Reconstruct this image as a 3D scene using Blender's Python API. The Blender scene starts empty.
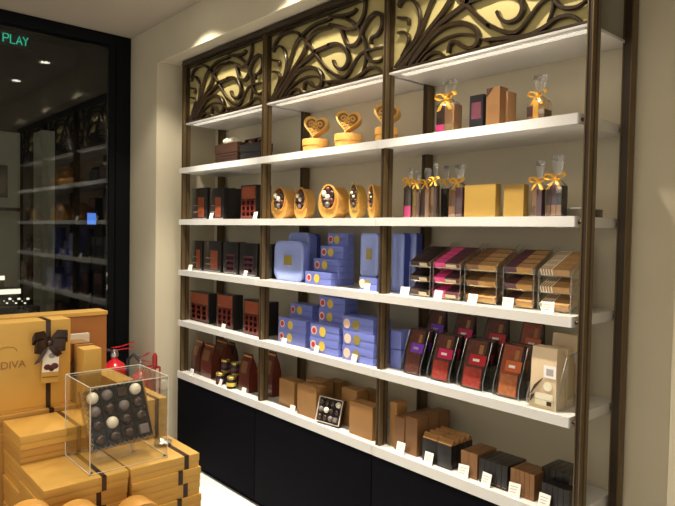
import bpy, bmesh, math, random
from mathutils import Vector, Matrix
random.seed(7)
S = bpy.context.scene
COL = S.collection
EYE = 1.56
# ------------------------------------------------------------------ camera
FPX, AZ, PITCH, ROLL = 617.9, .7252, .0332, .0179
Fv = Vector((-math.cos(AZ)*math.cos(PITCH), math.sin(AZ)*math.cos(PITCH), -math.sin(PITCH)))
R0 = Vector((math.sin(AZ), math.cos(AZ), 0)); U0 = R0.cross(Fv)
Rv = R0*math.cos(ROLL) + U0*math.sin(ROLL); Uv = U0*math.cos(ROLL) - R0*math.sin(ROLL)
cd = bpy.data.cameras.new('camera'); cam = bpy.data.objects.new('camera', cd); COL.objects.link(cam)
cd.sensor_fit = 'HORIZONTAL'; cd.sensor_width = 36; cd.lens = 36*FPX/675; cd.clip_start = .05
cam.matrix_world = Matrix(((Rv.x, Uv.x, -Fv.x, 0), (Rv.y, Uv.y, -Fv.y, 0), (Rv.z, Uv.z, -Fv.z, EYE), (0, 0, 0, 1)))
S.camera = cam
# ------------------------------------------------------------------ exposure, ambient, lamps
S.view_settings.view_transform = 'Standard'; S.view_settings.look = 'None'
S.view_settings.exposure = 0.17; S.view_settings.gamma = 1
W = bpy.data.worlds.new('world'); S.world = W; W.use_nodes = True
bgn = W.node_tree.nodes['Background']; bgn.inputs[0].default_value = (1, .93, .80, 1); bgn.inputs[1].default_value = .68
def area(name, loc, size, energy, col=(1, .86, .66), rot=(0, 0, 0)):
    l = bpy.data.lights.new(name, 'AREA'); l.shape = 'RECTANGLE'; l.size, l.size_y = size; l.energy = energy; l.color = col
    o = bpy.data.objects.new(name, l); COL.objects.link(o); o.location = loc; o.rotation_euler = rot; return o
area('unseen_fill_light', (-.6, -.6, 2.9), (2.6, 1.6), 34)  # added area lamp, unseen: soft fill for shelves and walls
def spot(name, loc, energy, deg, blend=.5, col=(1, .90, .73), tgt=None, r=.03):
    l = bpy.data.lights.new(name, 'SPOT'); l.energy = energy; l.spot_size = math.radians(deg); l.spot_blend = blend
    l.color = col; l.shadow_soft_size = r
    o = bpy.data.objects.new(name, l); COL.objects.link(o); o.location = loc
    if tgt: o.rotation_euler = (Vector(tgt)-Vector(loc)).to_track_quat('-Z', 'Y').to_euler()
    return o
LAMPS = [(-3.30, 1.60), (-2.42, 1.60), (-1.50, 1.60)]
for lx, ly in LAMPS:
    spot('downlight_beam', (lx, ly, 2.925), 62, 112, .35)
    spot('downlight_core', (lx, ly, 2.925), 250, 62, .8, tgt=(lx, ly+.22, 0))
for lx, ly in [(-1.35, .35), (-2.1, .9)]:
    spot('table_beam', (lx, ly, 2.925), 42, 75, .6, (1, .86, .60))
# ------------------------------------------------------------------ pixel helpers (measured points of the real shelves)
CAM = Vector((0, 0, EYE))
def ray(x, y): return Fv + Rv*((x-337.5)/FPX) - Uv*((y-253)/FPX)
def atz(x, y, z): d = ray(x, y); return CAM + d*((z-EYE)/d.z)
def atY(x, y, Y): d = ray(x, y); return CAM + d*(Y/d.y)
def atX(x, y, X): d = ray(x, y); return CAM + d*(X/d.x)
def XF(px, Y, z):
    k = (px-337.5)/FPX; h = z-EYE; g = Rv - Fv*k
    return -(g.y*Y + g.z*h)/g.x
# ------------------------------------------------------------------ materials
def mat(name, col, rough=.5, metal=0., var=0., vscale=20, bump=0., bscale=60, emit=None, es=1., coat=0., spec=.5):
    m = bpy.data.materials.new(name); m.use_nodes = True; nt = m.node_tree; b = nt.nodes['Principled BSDF']
    b.inputs['Base Color'].default_value = (*col, 1); b.inputs['Roughness'].default_value = rough
    b.inputs['Metallic'].default_value = metal; b.inputs['Coat Weight'].default_value = coat
    b.inputs['Specular IOR Level'].default_value = spec
    if emit: b.inputs['Emission Color'].default_value = (*emit, 1); b.inputs['Emission Strength'].default_value = es
    tc = None
    if var or bump:
        tc = nt.nodes.new('ShaderNodeTexCoord')
    if var:
        n = nt.nodes.new('ShaderNodeTexNoise'); n.inputs['Scale'].default_value = vscale; n.inputs['Detail'].default_value = 4
        r = nt.nodes.new('ShaderNodeMix'); r.data_type = 'RGBA'
        r.inputs[6].default_value = (*[c*(1-var) for c in col], 1); r.inputs[7].default_value = (*[min(1, c*(1+var)) for c in col], 1)
        nt.links.new(tc.outputs['Object'], n.inputs['Vector']); nt.links.new(n.outputs['Fac'], r.inputs[0]); nt.links.new(r.outputs[2], b.inputs['Base Color'])
    if bump:
        n2 = nt.nodes.new('ShaderNodeTexNoise'); n2.inputs['Scale'].default_value = bscale; n2.inputs['Detail'].default_value = 6
        bp = nt.nodes.new('ShaderNodeBump'); bp.inputs['Strength'].default_value = bump; bp.inputs['Distance'].default_value = .01
        nt.links.new(tc.outputs['Object'], n2.inputs['Vector']); nt.links.new(n2.outputs['Fac'], bp.inputs['Height']); nt.links.new(bp.outputs['Normal'], b.inputs['Normal'])
    return m
def clear(name, tint=(1, 1, 1), gloss=.10, rough=.03, edge=.5):
    m = bpy.data.materials.new(name); m.use_nodes = True; nt = m.node_tree; nt.nodes.clear()
    o = nt.nodes.new('ShaderNodeOutputMaterial'); t = nt.nodes.new('ShaderNodeBsdfTransparent'); g = nt.nodes.new('ShaderNodeBsdfGlossy')
    t.inputs[0].default_value = (*tint, 1); g.inputs[0].default_value = (1, 1, 1, 1); g.inputs['Roughness'].default_value = rough
    lw = nt.nodes.new('ShaderNodeLayerWeight'); lw.inputs['Blend'].default_value = .25
    ma = nt.nodes.new('ShaderNodeMath'); ma.operation = 'MULTIPLY_ADD'; ma.inputs[1].default_value = edge; ma.inputs[2].default_value = gloss; ma.use_clamp = True
    mx = nt.nodes.new('ShaderNodeMixShader')
    nt.links.new(lw.outputs['Fresnel'], ma.inputs[0]); nt.links.new(ma.outputs[0], mx.inputs[0])
    nt.links.new(t.outputs[0], mx.inputs[1]); nt.links.new(g.outputs[0], mx.inputs[2]); nt.links.new(mx.outputs[0], o.inputs[0])
    return m
M = {}
def D(k, *a, **kw): M[k] = mat(k, *a, **kw)
D('plaster', (.58, .52, .385), .75, var=.10, vscale=2.2, bump=.12, bscale=5)
D('ceiling_paint', (.42, .36, .28), .8, var=.03, vscale=2)
D('white_lacquer', (.68, .67, .655), .32, coat=.2)
D('bronze', (.15, .10, .045), .38, metal=.55, var=.2, vscale=15)
D('bronze_dark', (.045, .03, .018), .42, metal=.4)
D('bronze_edge', (.42, .27, .12), .32, metal=.8)
D('lattice_bronze', (.034, .019, .008), .33, metal=.3, coat=.25)
D('gold_backing', (.56, .47, .20), .5, metal=.25, var=.04, vscale=9)
D('black_panel', (.003, .003, .005), .7, spec=.04)
D('black_frame', (.004, .005, .006), .6, spec=.10)
D('floor_tile', (.72, .74, .78), .12, var=.04, vscale=4)
D('black', (.012, .010, .010), .35, coat=.3)
D('black_gloss', (.010, .009, .012), .28, coat=.2)
D('choc', (.045, .018, .010), .3, var=.3, vscale=60, coat=.3)
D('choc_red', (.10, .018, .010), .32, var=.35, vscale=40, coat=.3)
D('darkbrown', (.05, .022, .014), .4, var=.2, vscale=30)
D('rust', (.26, .060, .024), .4, var=.35, vscale=35)
D('rust_red', (.18, .026, .016), .4, var=.35, vscale=35)
D('stripe', (.42, .40, .42), .4)
D('cream', (.85, .80, .62), .55)
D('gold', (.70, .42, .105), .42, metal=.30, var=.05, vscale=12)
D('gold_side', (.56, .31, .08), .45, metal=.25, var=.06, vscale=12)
D('gold_brown', (.36, .185, .062), .42, metal=.25, var=.08, vscale=14)
D('copper', (.25, .125, .052), .38, metal=.35, var=.2, vscale=18)
D('orange_gold', (.68, .36, .09), .42, metal=.2, var=.06, vscale=20)
D('gold_foil', (.72, .50, .16), .25, metal=.75)
D('kraft', (.38, .20, .09), .6, var=.1, vscale=25)
D('ribbon_brown', (.035, .014, .010), .3, coat=.3)
D('ribbon_gold', (.95, .50, .06), .35, var=.15, vscale=60)
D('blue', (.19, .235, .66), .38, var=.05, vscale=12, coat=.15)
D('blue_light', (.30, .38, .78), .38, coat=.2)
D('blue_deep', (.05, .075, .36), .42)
D('olive_gold', (.42, .34, .08), .4, metal=.3)
D('yellow_seal', (.75, .55, .08), .4)
D('red_seal', (.55, .04, .04), .4)
D('pale_seal', (.85, .62, .50), .4)
D('pink', (.80, .06, .28), .35)
D('magenta', (.62, .02, .12), .35)
D('red', (.50, .02, .03), .35)
D('purple', (.20, .05, .55), .35)
D('orange_print', (.58, .13, .04), .4)
D('plum', (.10, .03, .045), .35, var=.3, vscale=40)
D('picture_warm', (.42, .14, .05), .4, var=.7, vscale=55)
D('picture_berry', (.34, .04, .03), .4, var=.8, vscale=55)
D('picture_dark', (.10, .03, .02), .4, var=.8, vscale=55)
D('cream_pack', (.74, .58, .38), .45, var=.06, vscale=10)
D('tag_white', (.90, .88, .84), .5)
D('ink', (.35, .34, .34), .6)
D('ext_red', (.62, .012, .022), .22, coat=.6)
D('ext_dark', (.30, .015, .018), .4)
D('rubber', (.015, .015, .015), .5)
D('steel', (.6, .6, .58), .3, metal=1)
D('white_choc', (.82, .76, .62), .4, bump=.2, bscale=90)
D('grey_choc', (.17, .14, .14), .5, bump=.3, bscale=90)
D('ball_choc', (.035, .015, .011), .32, coat=.15, bump=.1, bscale=60)
D('table_wood', (.20, .10, .035), .4, var=.2, vscale=8)
D('pale_column', (.42, .40, .30), .7, var=.08, vscale=2)
D('mall_floor', (.05, .045, .04), .25)
D('mall_dark', (.010, .010, .012), .8)
D('lamp_glow', (1, 1, 1), .5, emit=(1, .93, .75), es=14)
D('sign_green', (0, .1, .06), .5, emit=(.05, .75, .45), es=1.1)
D('blue_screen', (0, 0, .1), .5, emit=(.10, .30, 1.0), es=1.6)
D('lit_white', (.8, .8, .8), .5, emit=(1, .88, .70), es=2.4)
D('lit_warm', (.5, .3, .15), .5, emit=(1, .62, .35), es=.5)
D('led', (1, 1, 1), .5, emit=(1, .92, .75), es=.38)
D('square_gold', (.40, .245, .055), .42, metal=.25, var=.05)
D('bar_gold', (.50, .29, .12), .4, metal=.2, var=.3, vscale=50)
D('rust_box', (.36, .135, .03), .45, var=.06)
D('white_box', (.62, .55, .46), .6)
M['acrylic'] = clear('acrylic', (.98, .985, .98), .025, .03, .3)
M['film'] = clear('cellophane', (.97, .97, .97), .10, .16, .7)
M['acrylic_edge'] = clear('acrylic_edge', (.80, .84, .84), .45, .12, .5)
M['shop_glass'] = clear('shop_glass', (.64, .66, .65), .035, .0, .42)
M['acrylic_rim'] = mat('acrylic_rim', (.75, .73, .68), .2, spec=.8)
# ------------------------------------------------------------------ mesh builder
class MB:
    def __init__(s): s.v = []; s.f = []; s.m = []; s.mats = []; s.X = None
    def mi(s, k):
        if k not in s.mats: s.mats.append(k)
        return s.mats.index(k)
    def add(s, vs, fs, k):
        o = len(s.v)
        for p in vs:
            p = Vector(p); s.v.append(s.X @ p if s.X else p)
        i = s.mi(k)
        for f in fs: s.f.append([o+j for j in f]); s.m.append(i)
    def box(s, x0, y0, z0, x1, y1, z1, k, c=0.):
        if x0 > x1: x0, x1 = x1, x0
        if y0 > y1: y0, y1 = y1, y0
        if z0 > z1: z0, z1 = z1, z0
        if c <= 0:
            s.add([(x, y, z) for z in (z0, z1) for y in (y0, y1) for x in (x0, x1)],
                  [(0, 2, 3, 1), (4, 5, 7, 6), (0, 1, 5, 4), (2, 6, 7, 3), (0, 4, 6, 2), (1, 3, 7, 5)], k); return
        c = min(c, (x1-x0)*.45, (y1-y0)*.45, (z1-z0)*.45)
        bm = bmesh.new(); bmesh.ops.create_cube(bm, size=1)
        for w in bm.verts: w.co = Vector((x0+(w.co.x+.5)*(x1-x0), y0+(w.co.y+.5)*(y1-y0), z0+(w.co.z+.5)*(z1-z0)))
        bmesh.ops.bevel(bm, geom=list(bm.edges), offset=c, segments=2, affect='EDGES', profile=.7)
        bm.verts.index_update()
        s.add([w.co.copy() for w in bm.verts], [[w.index for w in f.verts] for f in bm.faces], k); bm.free()
    def prism(s, poly, a0, a1, k, axis='y', top=None):
        """poly in the plane across the axis; 'y': (x,z), 'x': (y,z), 'z': (x,y)"""
        def P(u, w, a): return {'y': (u, a, w), 'x': (a, u, w), 'z': (u, w, a)}[axis]
        n = len(poly); q = top or poly
        s.add([P(u, w, a0) for u, w in poly]+[P(u, w, a1) for u, w in q],
              [list(range(n))[::-1], list(range(n, 2*n))]+[(i, (i+1) % n, n+(i+1) % n, n+i) for i in range(n)], k)
    def lathe(s, prof, c, k, n=24, axis='z'):
        vs = []; fs = []
        for r, h in prof:
            for i in range(n):
                a = 2*math.pi*i/n; u, w = r*math.cos(a), r*math.sin(a)
                p = {'z': (u, w, h), 'y': (u, h, w), 'x': (h, u, w)}[axis]
                vs.append(Vector(c)+Vector(p))
        for j in range(len(prof)-1):
            for i in range(n): fs.append((j*n+i, j*n+(i+1) % n, (j+1)*n+(i+1) % n, (j+1)*n+i))
        fs.append(tuple(range(n))[::-1]); fs.append(tuple(range((len(prof)-1)*n, len(prof)*n)))
        s.add(vs, fs, k)
    def ball(s, c, r, k, n=12, sq=(1, 1, 1)):
        prof = [(max(1e-4, math.sin(math.pi*j/n)), -math.cos(math.pi*j/n)) for j in range(n+1)]
        vs = []; fs = []
        for a, h in prof:
            for i in range(n):
                t = 2*math.pi*i/n; vs.append(Vector(c)+Vector((a*math.cos(t)*r*sq[0], a*math.sin(t)*r*sq[1], h*r*sq[2])))
        for j in range(n):
            for i in range(n): fs.append((j*n+i, j*n+(i+1) % n, (j+1)*n+(i+1) % n, (j+1)*n+i))
        s.add(vs, fs, k)
    def tube(s, pts, r, k, n=8):
        pts = [Vector(p) for p in pts]; N = len(pts); rr = r if isinstance(r, (list, tuple)) else [r]*N
        vs = []; fs = []; ref = None
        for i, p in enumerate(pts):
            t = (pts[min(i+1, N-1)]-pts[max(i-1, 0)]).normalized()
            if ref is None: ref = Vector((0, 0, 1)) if abs(t.z) < .9 else Vector((1, 0, 0))
            a = t.cross(ref).normalized(); b = a.cross(t).normalized(); ref = b
            for j in range(n):
                w = 2*math.pi*j/n; vs.append(p+(a*math.cos(w)+b*math.sin(w))*rr[i])
        for i in range(N-1):
            for j in range(n): fs.append((i*n+j, i*n+(j+1) % n, (i+1)*n+(j+1) % n, (i+1)*n+j))
        fs.append(tuple(range(n))[::-1]); fs.append(tuple(range((N-1)*n, N*n)))
        s.add(vs, fs, k)
    def band(s, pts, w, k, th=.0012):
        """a ribbon: path points, width vector (constant or one per point), thickness"""
        pts = [Vector(p) for p in pts]; N = len(pts); ws = w if isinstance(w, list) else [Vector(w)]*N
        vs = []; fs = []
        for i, p in enumerate(pts):
            t = (pts[min(i+1, N-1)]-pts[max(i-1, 0)]).normalized(); h = ws[i]*.5; nn = t.cross(h)
            nn = nn.normalized()*th*.5 if nn.length > 1e-9 else Vector((0, th*.5, 0))
            vs += [p-h-nn, p+h-nn, p+h+nn, p-h+nn]
        for i in range(N-1):
            for j in range(4): fs.append((i*4+j, i*4+(j+1) % 4, (i+1)*4+(j+1) % 4, (i+1)*4+j))
        fs.append((3, 2, 1, 0)); fs.append(tuple((N-1)*4+j for j in range(4)))
        s.add(vs, fs, k)
    def loft(s, loops, k, caps=True):
        n = len(loops[0]); vs = [p for L in loops for p in L]; fs = []
        for j in range(len(loops)-1):
            for i in range(n): fs.append((j*n+i, j*n+(i+1) % n, (j+1)*n+(i+1) % n, (j+1)*n+i))
        if caps: fs.append(tuple(range(n))[::-1]); fs.append(tuple(range((len(loops)-1)*n, len(loops)*n)))
        s.add(vs, fs, k)
    def build(s, name, parent=None, loc=None, smooth=True, recalc=True):
        base = Vector(loc) if loc is not None else (Vector(parent['_w']) if parent is not None and '_w' in parent else Vector())
        me = bpy.data.meshes.new(name); me.from_pydata([v-base for v in s.v], [], s.f)
        for k in s.mats: me.materials.append(M[k])
        for p, i in zip(me.polygons, s.m): p.material_index = i; p.use_smooth = smooth
        if recalc:
            bm = bmesh.new(); bm.from_mesh(me); bmesh.ops.recalc_face_normals(bm, faces=bm.faces); bm.to_mesh(me); bm.free()
        if smooth: me.set_sharp_from_angle(angle=math.radians(35))
        o = bpy.data.objects.new(name, me); COL.objects.link(o)
        if parent is not None: o.parent = parent; o.location = base-Vector(parent['_w']); o['_w'] = tuple(base)
        else: o.location = base; o['_w'] = tuple(base)
        return o
def meta(o, label, cat, group=None):
    o['label'] = label; o['category'] = cat
    if group: o['group'] = group
    return o
def thing(name, label, cat, loc, group=None):
    o = bpy.data.objects.new(name, None); o.empty_display_size = .05; COL.objects.link(o); o.location = loc; o['_w'] = tuple(loc)
    return meta(o, label, cat, group)
def struct(mb, name, parent=None):
    o = mb.build(name, parent)
    if parent is None: o['kind'] = 'structure'
    return o
def B(*a, **k):
    m = MB(); m.box(*a, **k); return m
# ------------------------------------------------------------------ measured layout
XA = -3.8114; BW = .9388
POST = [XA+i*BW for i in range(4)]
YP = 2.0; YR = 2.2752; YS = 1.9625; YW = 2.312
Z0 = EYE+.7107; ZT = EYE+1.0883
L = [None, EYE+.4127, EYE+.0691, EYE-.2705, EYE-.6116, EYE-.9584]
XN = -3.9652; XG = -4.4021; YF = 1.86; ZF = EYE+1.1285; ZC = EYE+1.3765
# ------------------------------------------------------------------ the room
struct(B(XG-.03, -4, -.06, 3, 3.2, 0, 'floor_tile'), 'floor')
struct(B(-9.5, -4, -.06, XG-.0305, 3.2, 0, 'mall_floor'), 'floor_mall')
struct(B(XG-.02, -3.5, ZC, 2.2, YW+.1, ZC+.1, 'ceiling_paint'), 'ceiling')
struct(B(XN-.001, YW, 0, 2.2, YW+.1, ZC, 'plaster'), 'wall_shelf')
struct(B(XG, YF, 0, XN, YW+.1, ZC-.001, 'plaster', c=.004), 'wall_pillar')
struct(B(-.668, YF, 0, 2.2, YW-.001, ZC-.001, 'plaster', c=.004), 'wall_open')
struct(B(XN+.001, YF, ZF, -.669, YW-.001, ZC-.001, 'plaster'), 'wall_fascia')
struct(B(XN+.002, YF-.0015, ZF-.010, -.669, YF+.012, ZF-.0005, 'plaster'), 'trim_1')
# glass wall beside the pillar
w = B(XG-.012, -3.0, .08, XG-.002, 1.70, ZC-.10, 'shop_glass'); g = struct(w, 'window_1')
fr = MB()
fr.box(XG-.06, 1.705, 0, XG+.012, 1.859, ZC-.001, 'black_frame', c=.004)
fr.box(XG-.06, -3.0, ZC-.075, XG+.012, 1.704, ZC-.001, 'black_frame', c=.004)
fr.box(XG-.06, -3.0, 0, XG+.012, 1.704, .08, 'black_frame', c=.004)
fr.box(XG+.012, 1.745, 0, XG+.02, 1.752, ZC-.08, 'black_panel')
fr.build('window_frame', g)
# ------------------------------------------------------------------ beyond the glass
struct(B(-9.5, -4, 4.2, XG-.07, 3.2, 4.25, 'mall_dark'), 'ceiling_mall')
struct(B(-9.55, -4, 0, -9.5, 3.2, 4.2, 'mall_dark'), 'wall_mall')
struct(B(-9.5, 3.2, 0, XG-.1, 3.25, 4.2, 'mall_dark'), 'wall_corridor')
# PLAY sign: green neon strokes
t = thing('neon_sign', 'green neon sign reading PLAY beyond the dark glass wall', 'sign', (-6.0, 1.49, 3.16))
def stroke(px):
    mb = MB(); mb.tube([(-6.0, y, z) for y, z in px], .0065, 'sign_green', 8); mb.build('letter', t)
y0, zb, h, wl = 1.398, 3.165, .072, .042
mbp = MB()
def let(ls):
    m = MB()
    for seg in ls: m.tube([(-6.0, a, b) for a, b in seg], .0055, 'sign_green', 8)
    m.build('letter', t)
let([[(y0, zb), (y0, zb+h), (y0+.036, zb+h), (y0+.044, zb+h*.78), (y0+.036, zb+h*.52), (y0, zb+h*.5)]])
let([[(y0+.058, zb+h), (y0+.058, zb), (y0+.095, zb)]])
let([[(y0+.105, zb), (y0+.128, zb+h), (y0+.151, zb)], [(y0+.113, zb+h*.35), (y0+.143, zb+h*.35)]])
let([[(y0+.160, zb+h), (y0+.180, zb+h*.5), (y0+.200, zb+h)], [(y0+.180, zb+h*.5), (y0+.180, zb)]])
m = MB(); m.box(-6.03, y0-.03, zb-.03, -6.012, y0+.23, zb+h+.03, 'mall_dark'); m.box(-6.024, y0+.09, zb+h+.03, -6.018, y0+.096, 4.2, 'mall_dark')
m.box(-6.012, y0+.02, zb+.02, -6.0, y0+.026, zb+.026, 'mall_dark'); m.build('backboard', t)
# screen glowing blue on a stand
a = atX(88, 213, -6.0); b = atX(96, 224.5, -6.0)
t = thing('display_screen', 'small glowing blue screen on a thin stand beyond the glass', 'screen', (-6.0, (a.y+b.y)/2, 0))
B(-6.02, a.y, b.z, -6.0, b.y, a.z, 'blue_screen').build('screen', t)
B(-6.04, a.y-.008, b.z-.008, -6.021, b.y+.008, a.z+.008, 'black_panel').build('housing', t)
m = MB(); ym = (a.y+b.y)/2; m.lathe([(.12, 0), (.12, .015), (.012, .02), (.012, b.z-.01)], (-6.03, ym, 0), 'black_panel', 16); m.build('stand', t)
# pale column and shop panel in the mall
a = atX(42.5, 130, -6.6); b = atX(56.5, 300, -6.6)
o = B(-6.9, a.y, 0, -6.6, b.y-.02, a.z, 'pale_column').build('wall_column'); o['kind'] = 'structure'
a = atX(-14, 135, -6.4); b = atX(20, 262, -6.4)
t = thing('display_cabinet', 'pale shop display cabinet with a dark shelf, seen beyond the glass', 'cabinet', (-6.5, (a.y+b.y)/2, 0))
m = MB(); m.box(-6.6, a.y, .0, -6.4, b.y, a.z+.05, 'pale_column'); m.build('body', t)
s_ = atX(10, 209, -6.4).z; B(-6.399, a.y, s_-.02, -6.30, b.y+.01, s_+.01, 'mall_dark').build('shelf', t)
s_ = atX(10, 166, -6.4).z; B(-6.399, a.y, s_-.30, -6.36, a.y+.17, s_, 'darkbrown').build('panel', t)
# lit counter with jewellery-like sparkles
t = thing('lit_counter', 'brightly lit white glass counter far beyond the glass wall', 'counter', (-6.0, 1.3, 0))
a = atX(0, 290, -6.0); b = atX(21, 295, -6.0)
B(-6.02, a.y-.3, b.z+.012, -6.005, b.y, a.z+.002, 'lit_white').build('light_strip', t)
B(-6.3, a.y-.3, 0, -6.025, b.y, a.z, 'mall_dark').build('body', t)
for q in range(9):
    sp = atX(4+q*3.0, 301+2.5*math.sin(q*2.1), -5.9); m = MB(); m.ball(sp, .006+.004*(q % 3), 'lit_white', 6, (1, 1, .7)); m.build('small_lamp', t)
sp = atX(15, 306, -5.9); B(-6.02, sp.y-.2, 0, -5.88, sp.y+.2, sp.z-.01, 'mall_dark').build('plinth', t)
a = atX(0, 276, -6.0); b = atX(5, 281, -6.0); B(-6.02, a.y-.3, b.z+.008, -6.01, b.y, a.z, 'lit_white').build('light_strip', t)
B(-6.3, a.y-.3, b.z-.06, -6.025, b.y, a.z-.02, 'darkbrown').build('top', t)
# ------------------------------------------------------------------ ceiling downlights
for i, (lx, ly) in enumerate(LAMPS+[(-1.35, .35), (-2.1, .9)]):
    lab = ['recessed ceiling downlight over the shelves beside the plain pillar', 'recessed ceiling downlight over the middle shelf bay',
           'recessed ceiling downlight over the open end of the shelves', 'recessed ceiling downlight above the table of gold boxes',
           'recessed ceiling downlight above the back of the gift table'][i]
    t = thing('downlight', lab, 'ceiling light', (lx, ly, ZC), 'recessed ceiling downlights')
    m = MB(); m.lathe([(.040, -.001), (.040, -.006), (.068, -.006), (.072, -.001)], (lx, ly, ZC), 'white_lacquer', 24); m.build('trim_ring', t)
    m = MB(); m.lathe([(.037, -.0065), (.037, -.0085)], (lx, ly, ZC), 'lamp_glow', 24); m.build('lens', t)
# ------------------------------------------------------------------ the shelving unit
unit = thing('shelving_unit', 'tall bronze framed wall shelving with white shelves and scrollwork panels on top', 'shelving', (POST[1]+BW/2, YP, 0))
def post(X, Y, w, d, zb, zt, back=False):
    m = MB()
    for sx in (-1, 1):
        m.box(X+sx*w/2, Y-d/2, zb, X+sx*(w/2-.004), Y+d/2, zt, 'bronze', c=.001)
    m.box(X-w/2+.004, Y-d/2+.004, zb, X+w/2-.004, Y-.003, zt, 'bronze_dark')
    m.box(X-w/2+.004, Y+.003, zb, X+w/2-.004, Y+d/2-.004, zt, 'bronze_dark')
    if not back:
        m.box(X+w/2-.001, Y-.004, zb, X+w/2+.0012, Y+.004, zt, 'bronze_dark')
    m.build('post', unit)
for i, X in enumerate(POST):
    post(X, YP, .022, .054, 0 if i == 3 else .56, ZF-.004)
    post(X, YR, .030 if i < 3 else .034, .045, 0 if i == 3 else .56, ZT if i < 3 else ZF-.004, True)
def shelf(i, z, th, y0, lip=False):
    x0, x1 = POST[i]-.026, POST[i+1]-.0268
    if y0 > YS+.001: x0, x1 = POST[i]+.0115, POST[i+1]-.0115
    m = MB(); r = .006
    # plan outline notched round the posts
    if y0 < YS+.001:
        px = POST[i]
        out = [(x0+.003, y0), (x1-.003, y0), (x1, y0+.003), (x1, YW-.002)]
        if i < 3: out += [(x0, YW-.002), (x0, y0+.003)]
        m.prism(out, z-th, z, 'white_lacquer', 'z')
    else:
        m.box(x0, y0, z-th, x1, YW-.003, z, 'white_lacquer', c=.002)
    o = m.build('shelf', unit)
    return o
for lv in range(1, 6):
    for i in range(3): shelf(i, L[lv], .036 if lv < 5 else .044, YS)
for i in range(3):
    shelf(i, Z0, .010, YP-.010)
    # LED channel behind the lip of the header shelf
    m = MB(); m.box(POST[i]+.06, YP+.018, Z0-.0125, POST[i+1]-.03, YP+.050, Z0-.0103, 'led'); m.build('light_strip', unit)
# bracket pegs seen at the end posts
for lv in range(1, 5):
    m = MB(); m.lathe([(.007, 0), (.007, .018)], (POST[3]-.0292, YP-.012, L[lv]-.02), 'bronze_dark', 12, 'x'); m.build('bracket', unit)
    m = MB(); m.lathe([(.006, 0), (.006, .010)], (POST[3]-.0272, YR-.0, L[lv]-.02), 'bronze_dark', 12, 'x'); m.build('bracket', unit)
# crown rail
m = MB(); m.box(POST[0]-.011, YP-.025, ZT, POST[3]-.0115, YP+.022, ZF-.004, 'bronze_dark', c=.002)
m.box(POST[0]-.011, YP-.032, ZT+.004, POST[3]-.0115, YP-.0255, ZT+.016, 'bronze_dark', c=.001); m.build('crown_rail', unit)
# scrollwork panels -- outline points traced in one bay (u along, v up) and repeated
def tr(reg, sc, bay, pts):
    r = []
    for a, b in pts:
        p = atY(reg[0]+a/sc, reg[1]+b/sc, YP-.004); r.append((p.x-POST[bay], p.z-Z0))
    return r
A_ = ((264, 0), 4.77, 1); B_ = ((320, 0), 5.27, 1); C_ = ((392, 0), 6.75, 2)
def seq(*g):
    r = []
    for reg, pts in g: r += tr(reg[0], reg[1], reg[2], pts)
    return r
CURVES = [
 (seq((C_, [(25, 455), (110, 335), (175, 235), (215, 130), (262, 5)]), (A_, [(165, 182), (230, 122), (310, 88)]), (B_, [(50, 86), (110, 90), (160, 112), (200, 152), (226, 205), (238, 260), (236, 320), (222, 375)])), .013),
 (seq((C_, [(60, 470), (150, 335), (245, 200), (330, 90), (385, 0)]), (A_, [(205, 192), (250, 145), (310, 126)]), (B_, [(50, 132), (100, 140), (150, 155), (188, 138), (218, 95), (232, 40), (234, -10)])), .016),
 (seq((C_, [(115, 440), (190, 325), (300, 180), (420, 80), (520, 5)]), (A_, [(240, 245), (310, 216)]), (B_, [(40, 238), (90, 232), (128, 258), (145, 305), (132, 348), (104, 364), (78, 348), (66, 318)])), .017),
 (seq((B_, [(108, 148), (122, 195), (142, 236), (178, 238), (206, 205), (222, 155), (250, 105), (290, 68), (322, 84), (322, 140), (298, 182), (268, 200), (264, 232)])), .015),
 (seq((A_, [(38, 240), (58, 190), (98, 158), (148, 153), (188, 186), (228, 238), (266, 292), (306, 340)]), (B_, [(38, 368), (90, 402), (130, 402), (165, 350), (200, 295), (240, 268), (300, 252), (340, 246)])), .013),
 (seq((B_, [(30, 430), (100, 428), (160, 424), (210, 395), (248, 362), (292, 355), (330, 392)])), .014),
 (seq((B_, [(236, 262), (248, 300), (272, 322), (310, 320), (338, 296)])), .012),
 (seq((B_, [(70, 85), (120, 82), (165, 68), (190, 45)])), .014),
 (seq((C_, [(15, 455), (80, 360), (140, 280), (175, 190), (182, 100), (160, 30), (120, -5), (70, 5), (42, 50)])), .010),
 (seq((C_, [(36, 118), (70, 122), (104, 128), (106, 168)])), .011),
 (seq((C_, [(36, 222), (75, 216), (108, 245), (100, 300), (60, 380)])), .009),
 (seq((C_, [(125, 430), (190, 345), (265, 245), (345, 185), (450, 155), (530, 172), (574, 220), (572, 285), (535, 322), (475, 312), (425, 280), (388, 300), (374, 358)])), .015),
 (seq((C_, [(160, 430), (225, 350), (305, 288), (400, 242), (500, 230), (590, 252), (668, 300)])), .009),
 (seq((C_, [(200, 420), (245, 372), (300, 352), (350, 382)])), .013),
 (seq((C_, [(30, 478), (95, 405), (160, 320)])), .018),
]
def smooth(p, n=6):
    r = []
    for i in range(len(p)-1):
        a, b, c, d = p[max(i-1, 0)], p[i], p[i+1], p[min(i+2, len(p)-1)]
        for k in range(n):
            t = k/n
            r.append(tuple(.5*((2*b[j])+(-a[j]+c[j])*t+(2*a[j]-5*b[j]+4*c[j]-d[j])*t*t+(-a[j]+3*b[j]-3*c[j]+d[j])*t**3) for j in (0, 1)))
    r.append(p[-1]); return r
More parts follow.
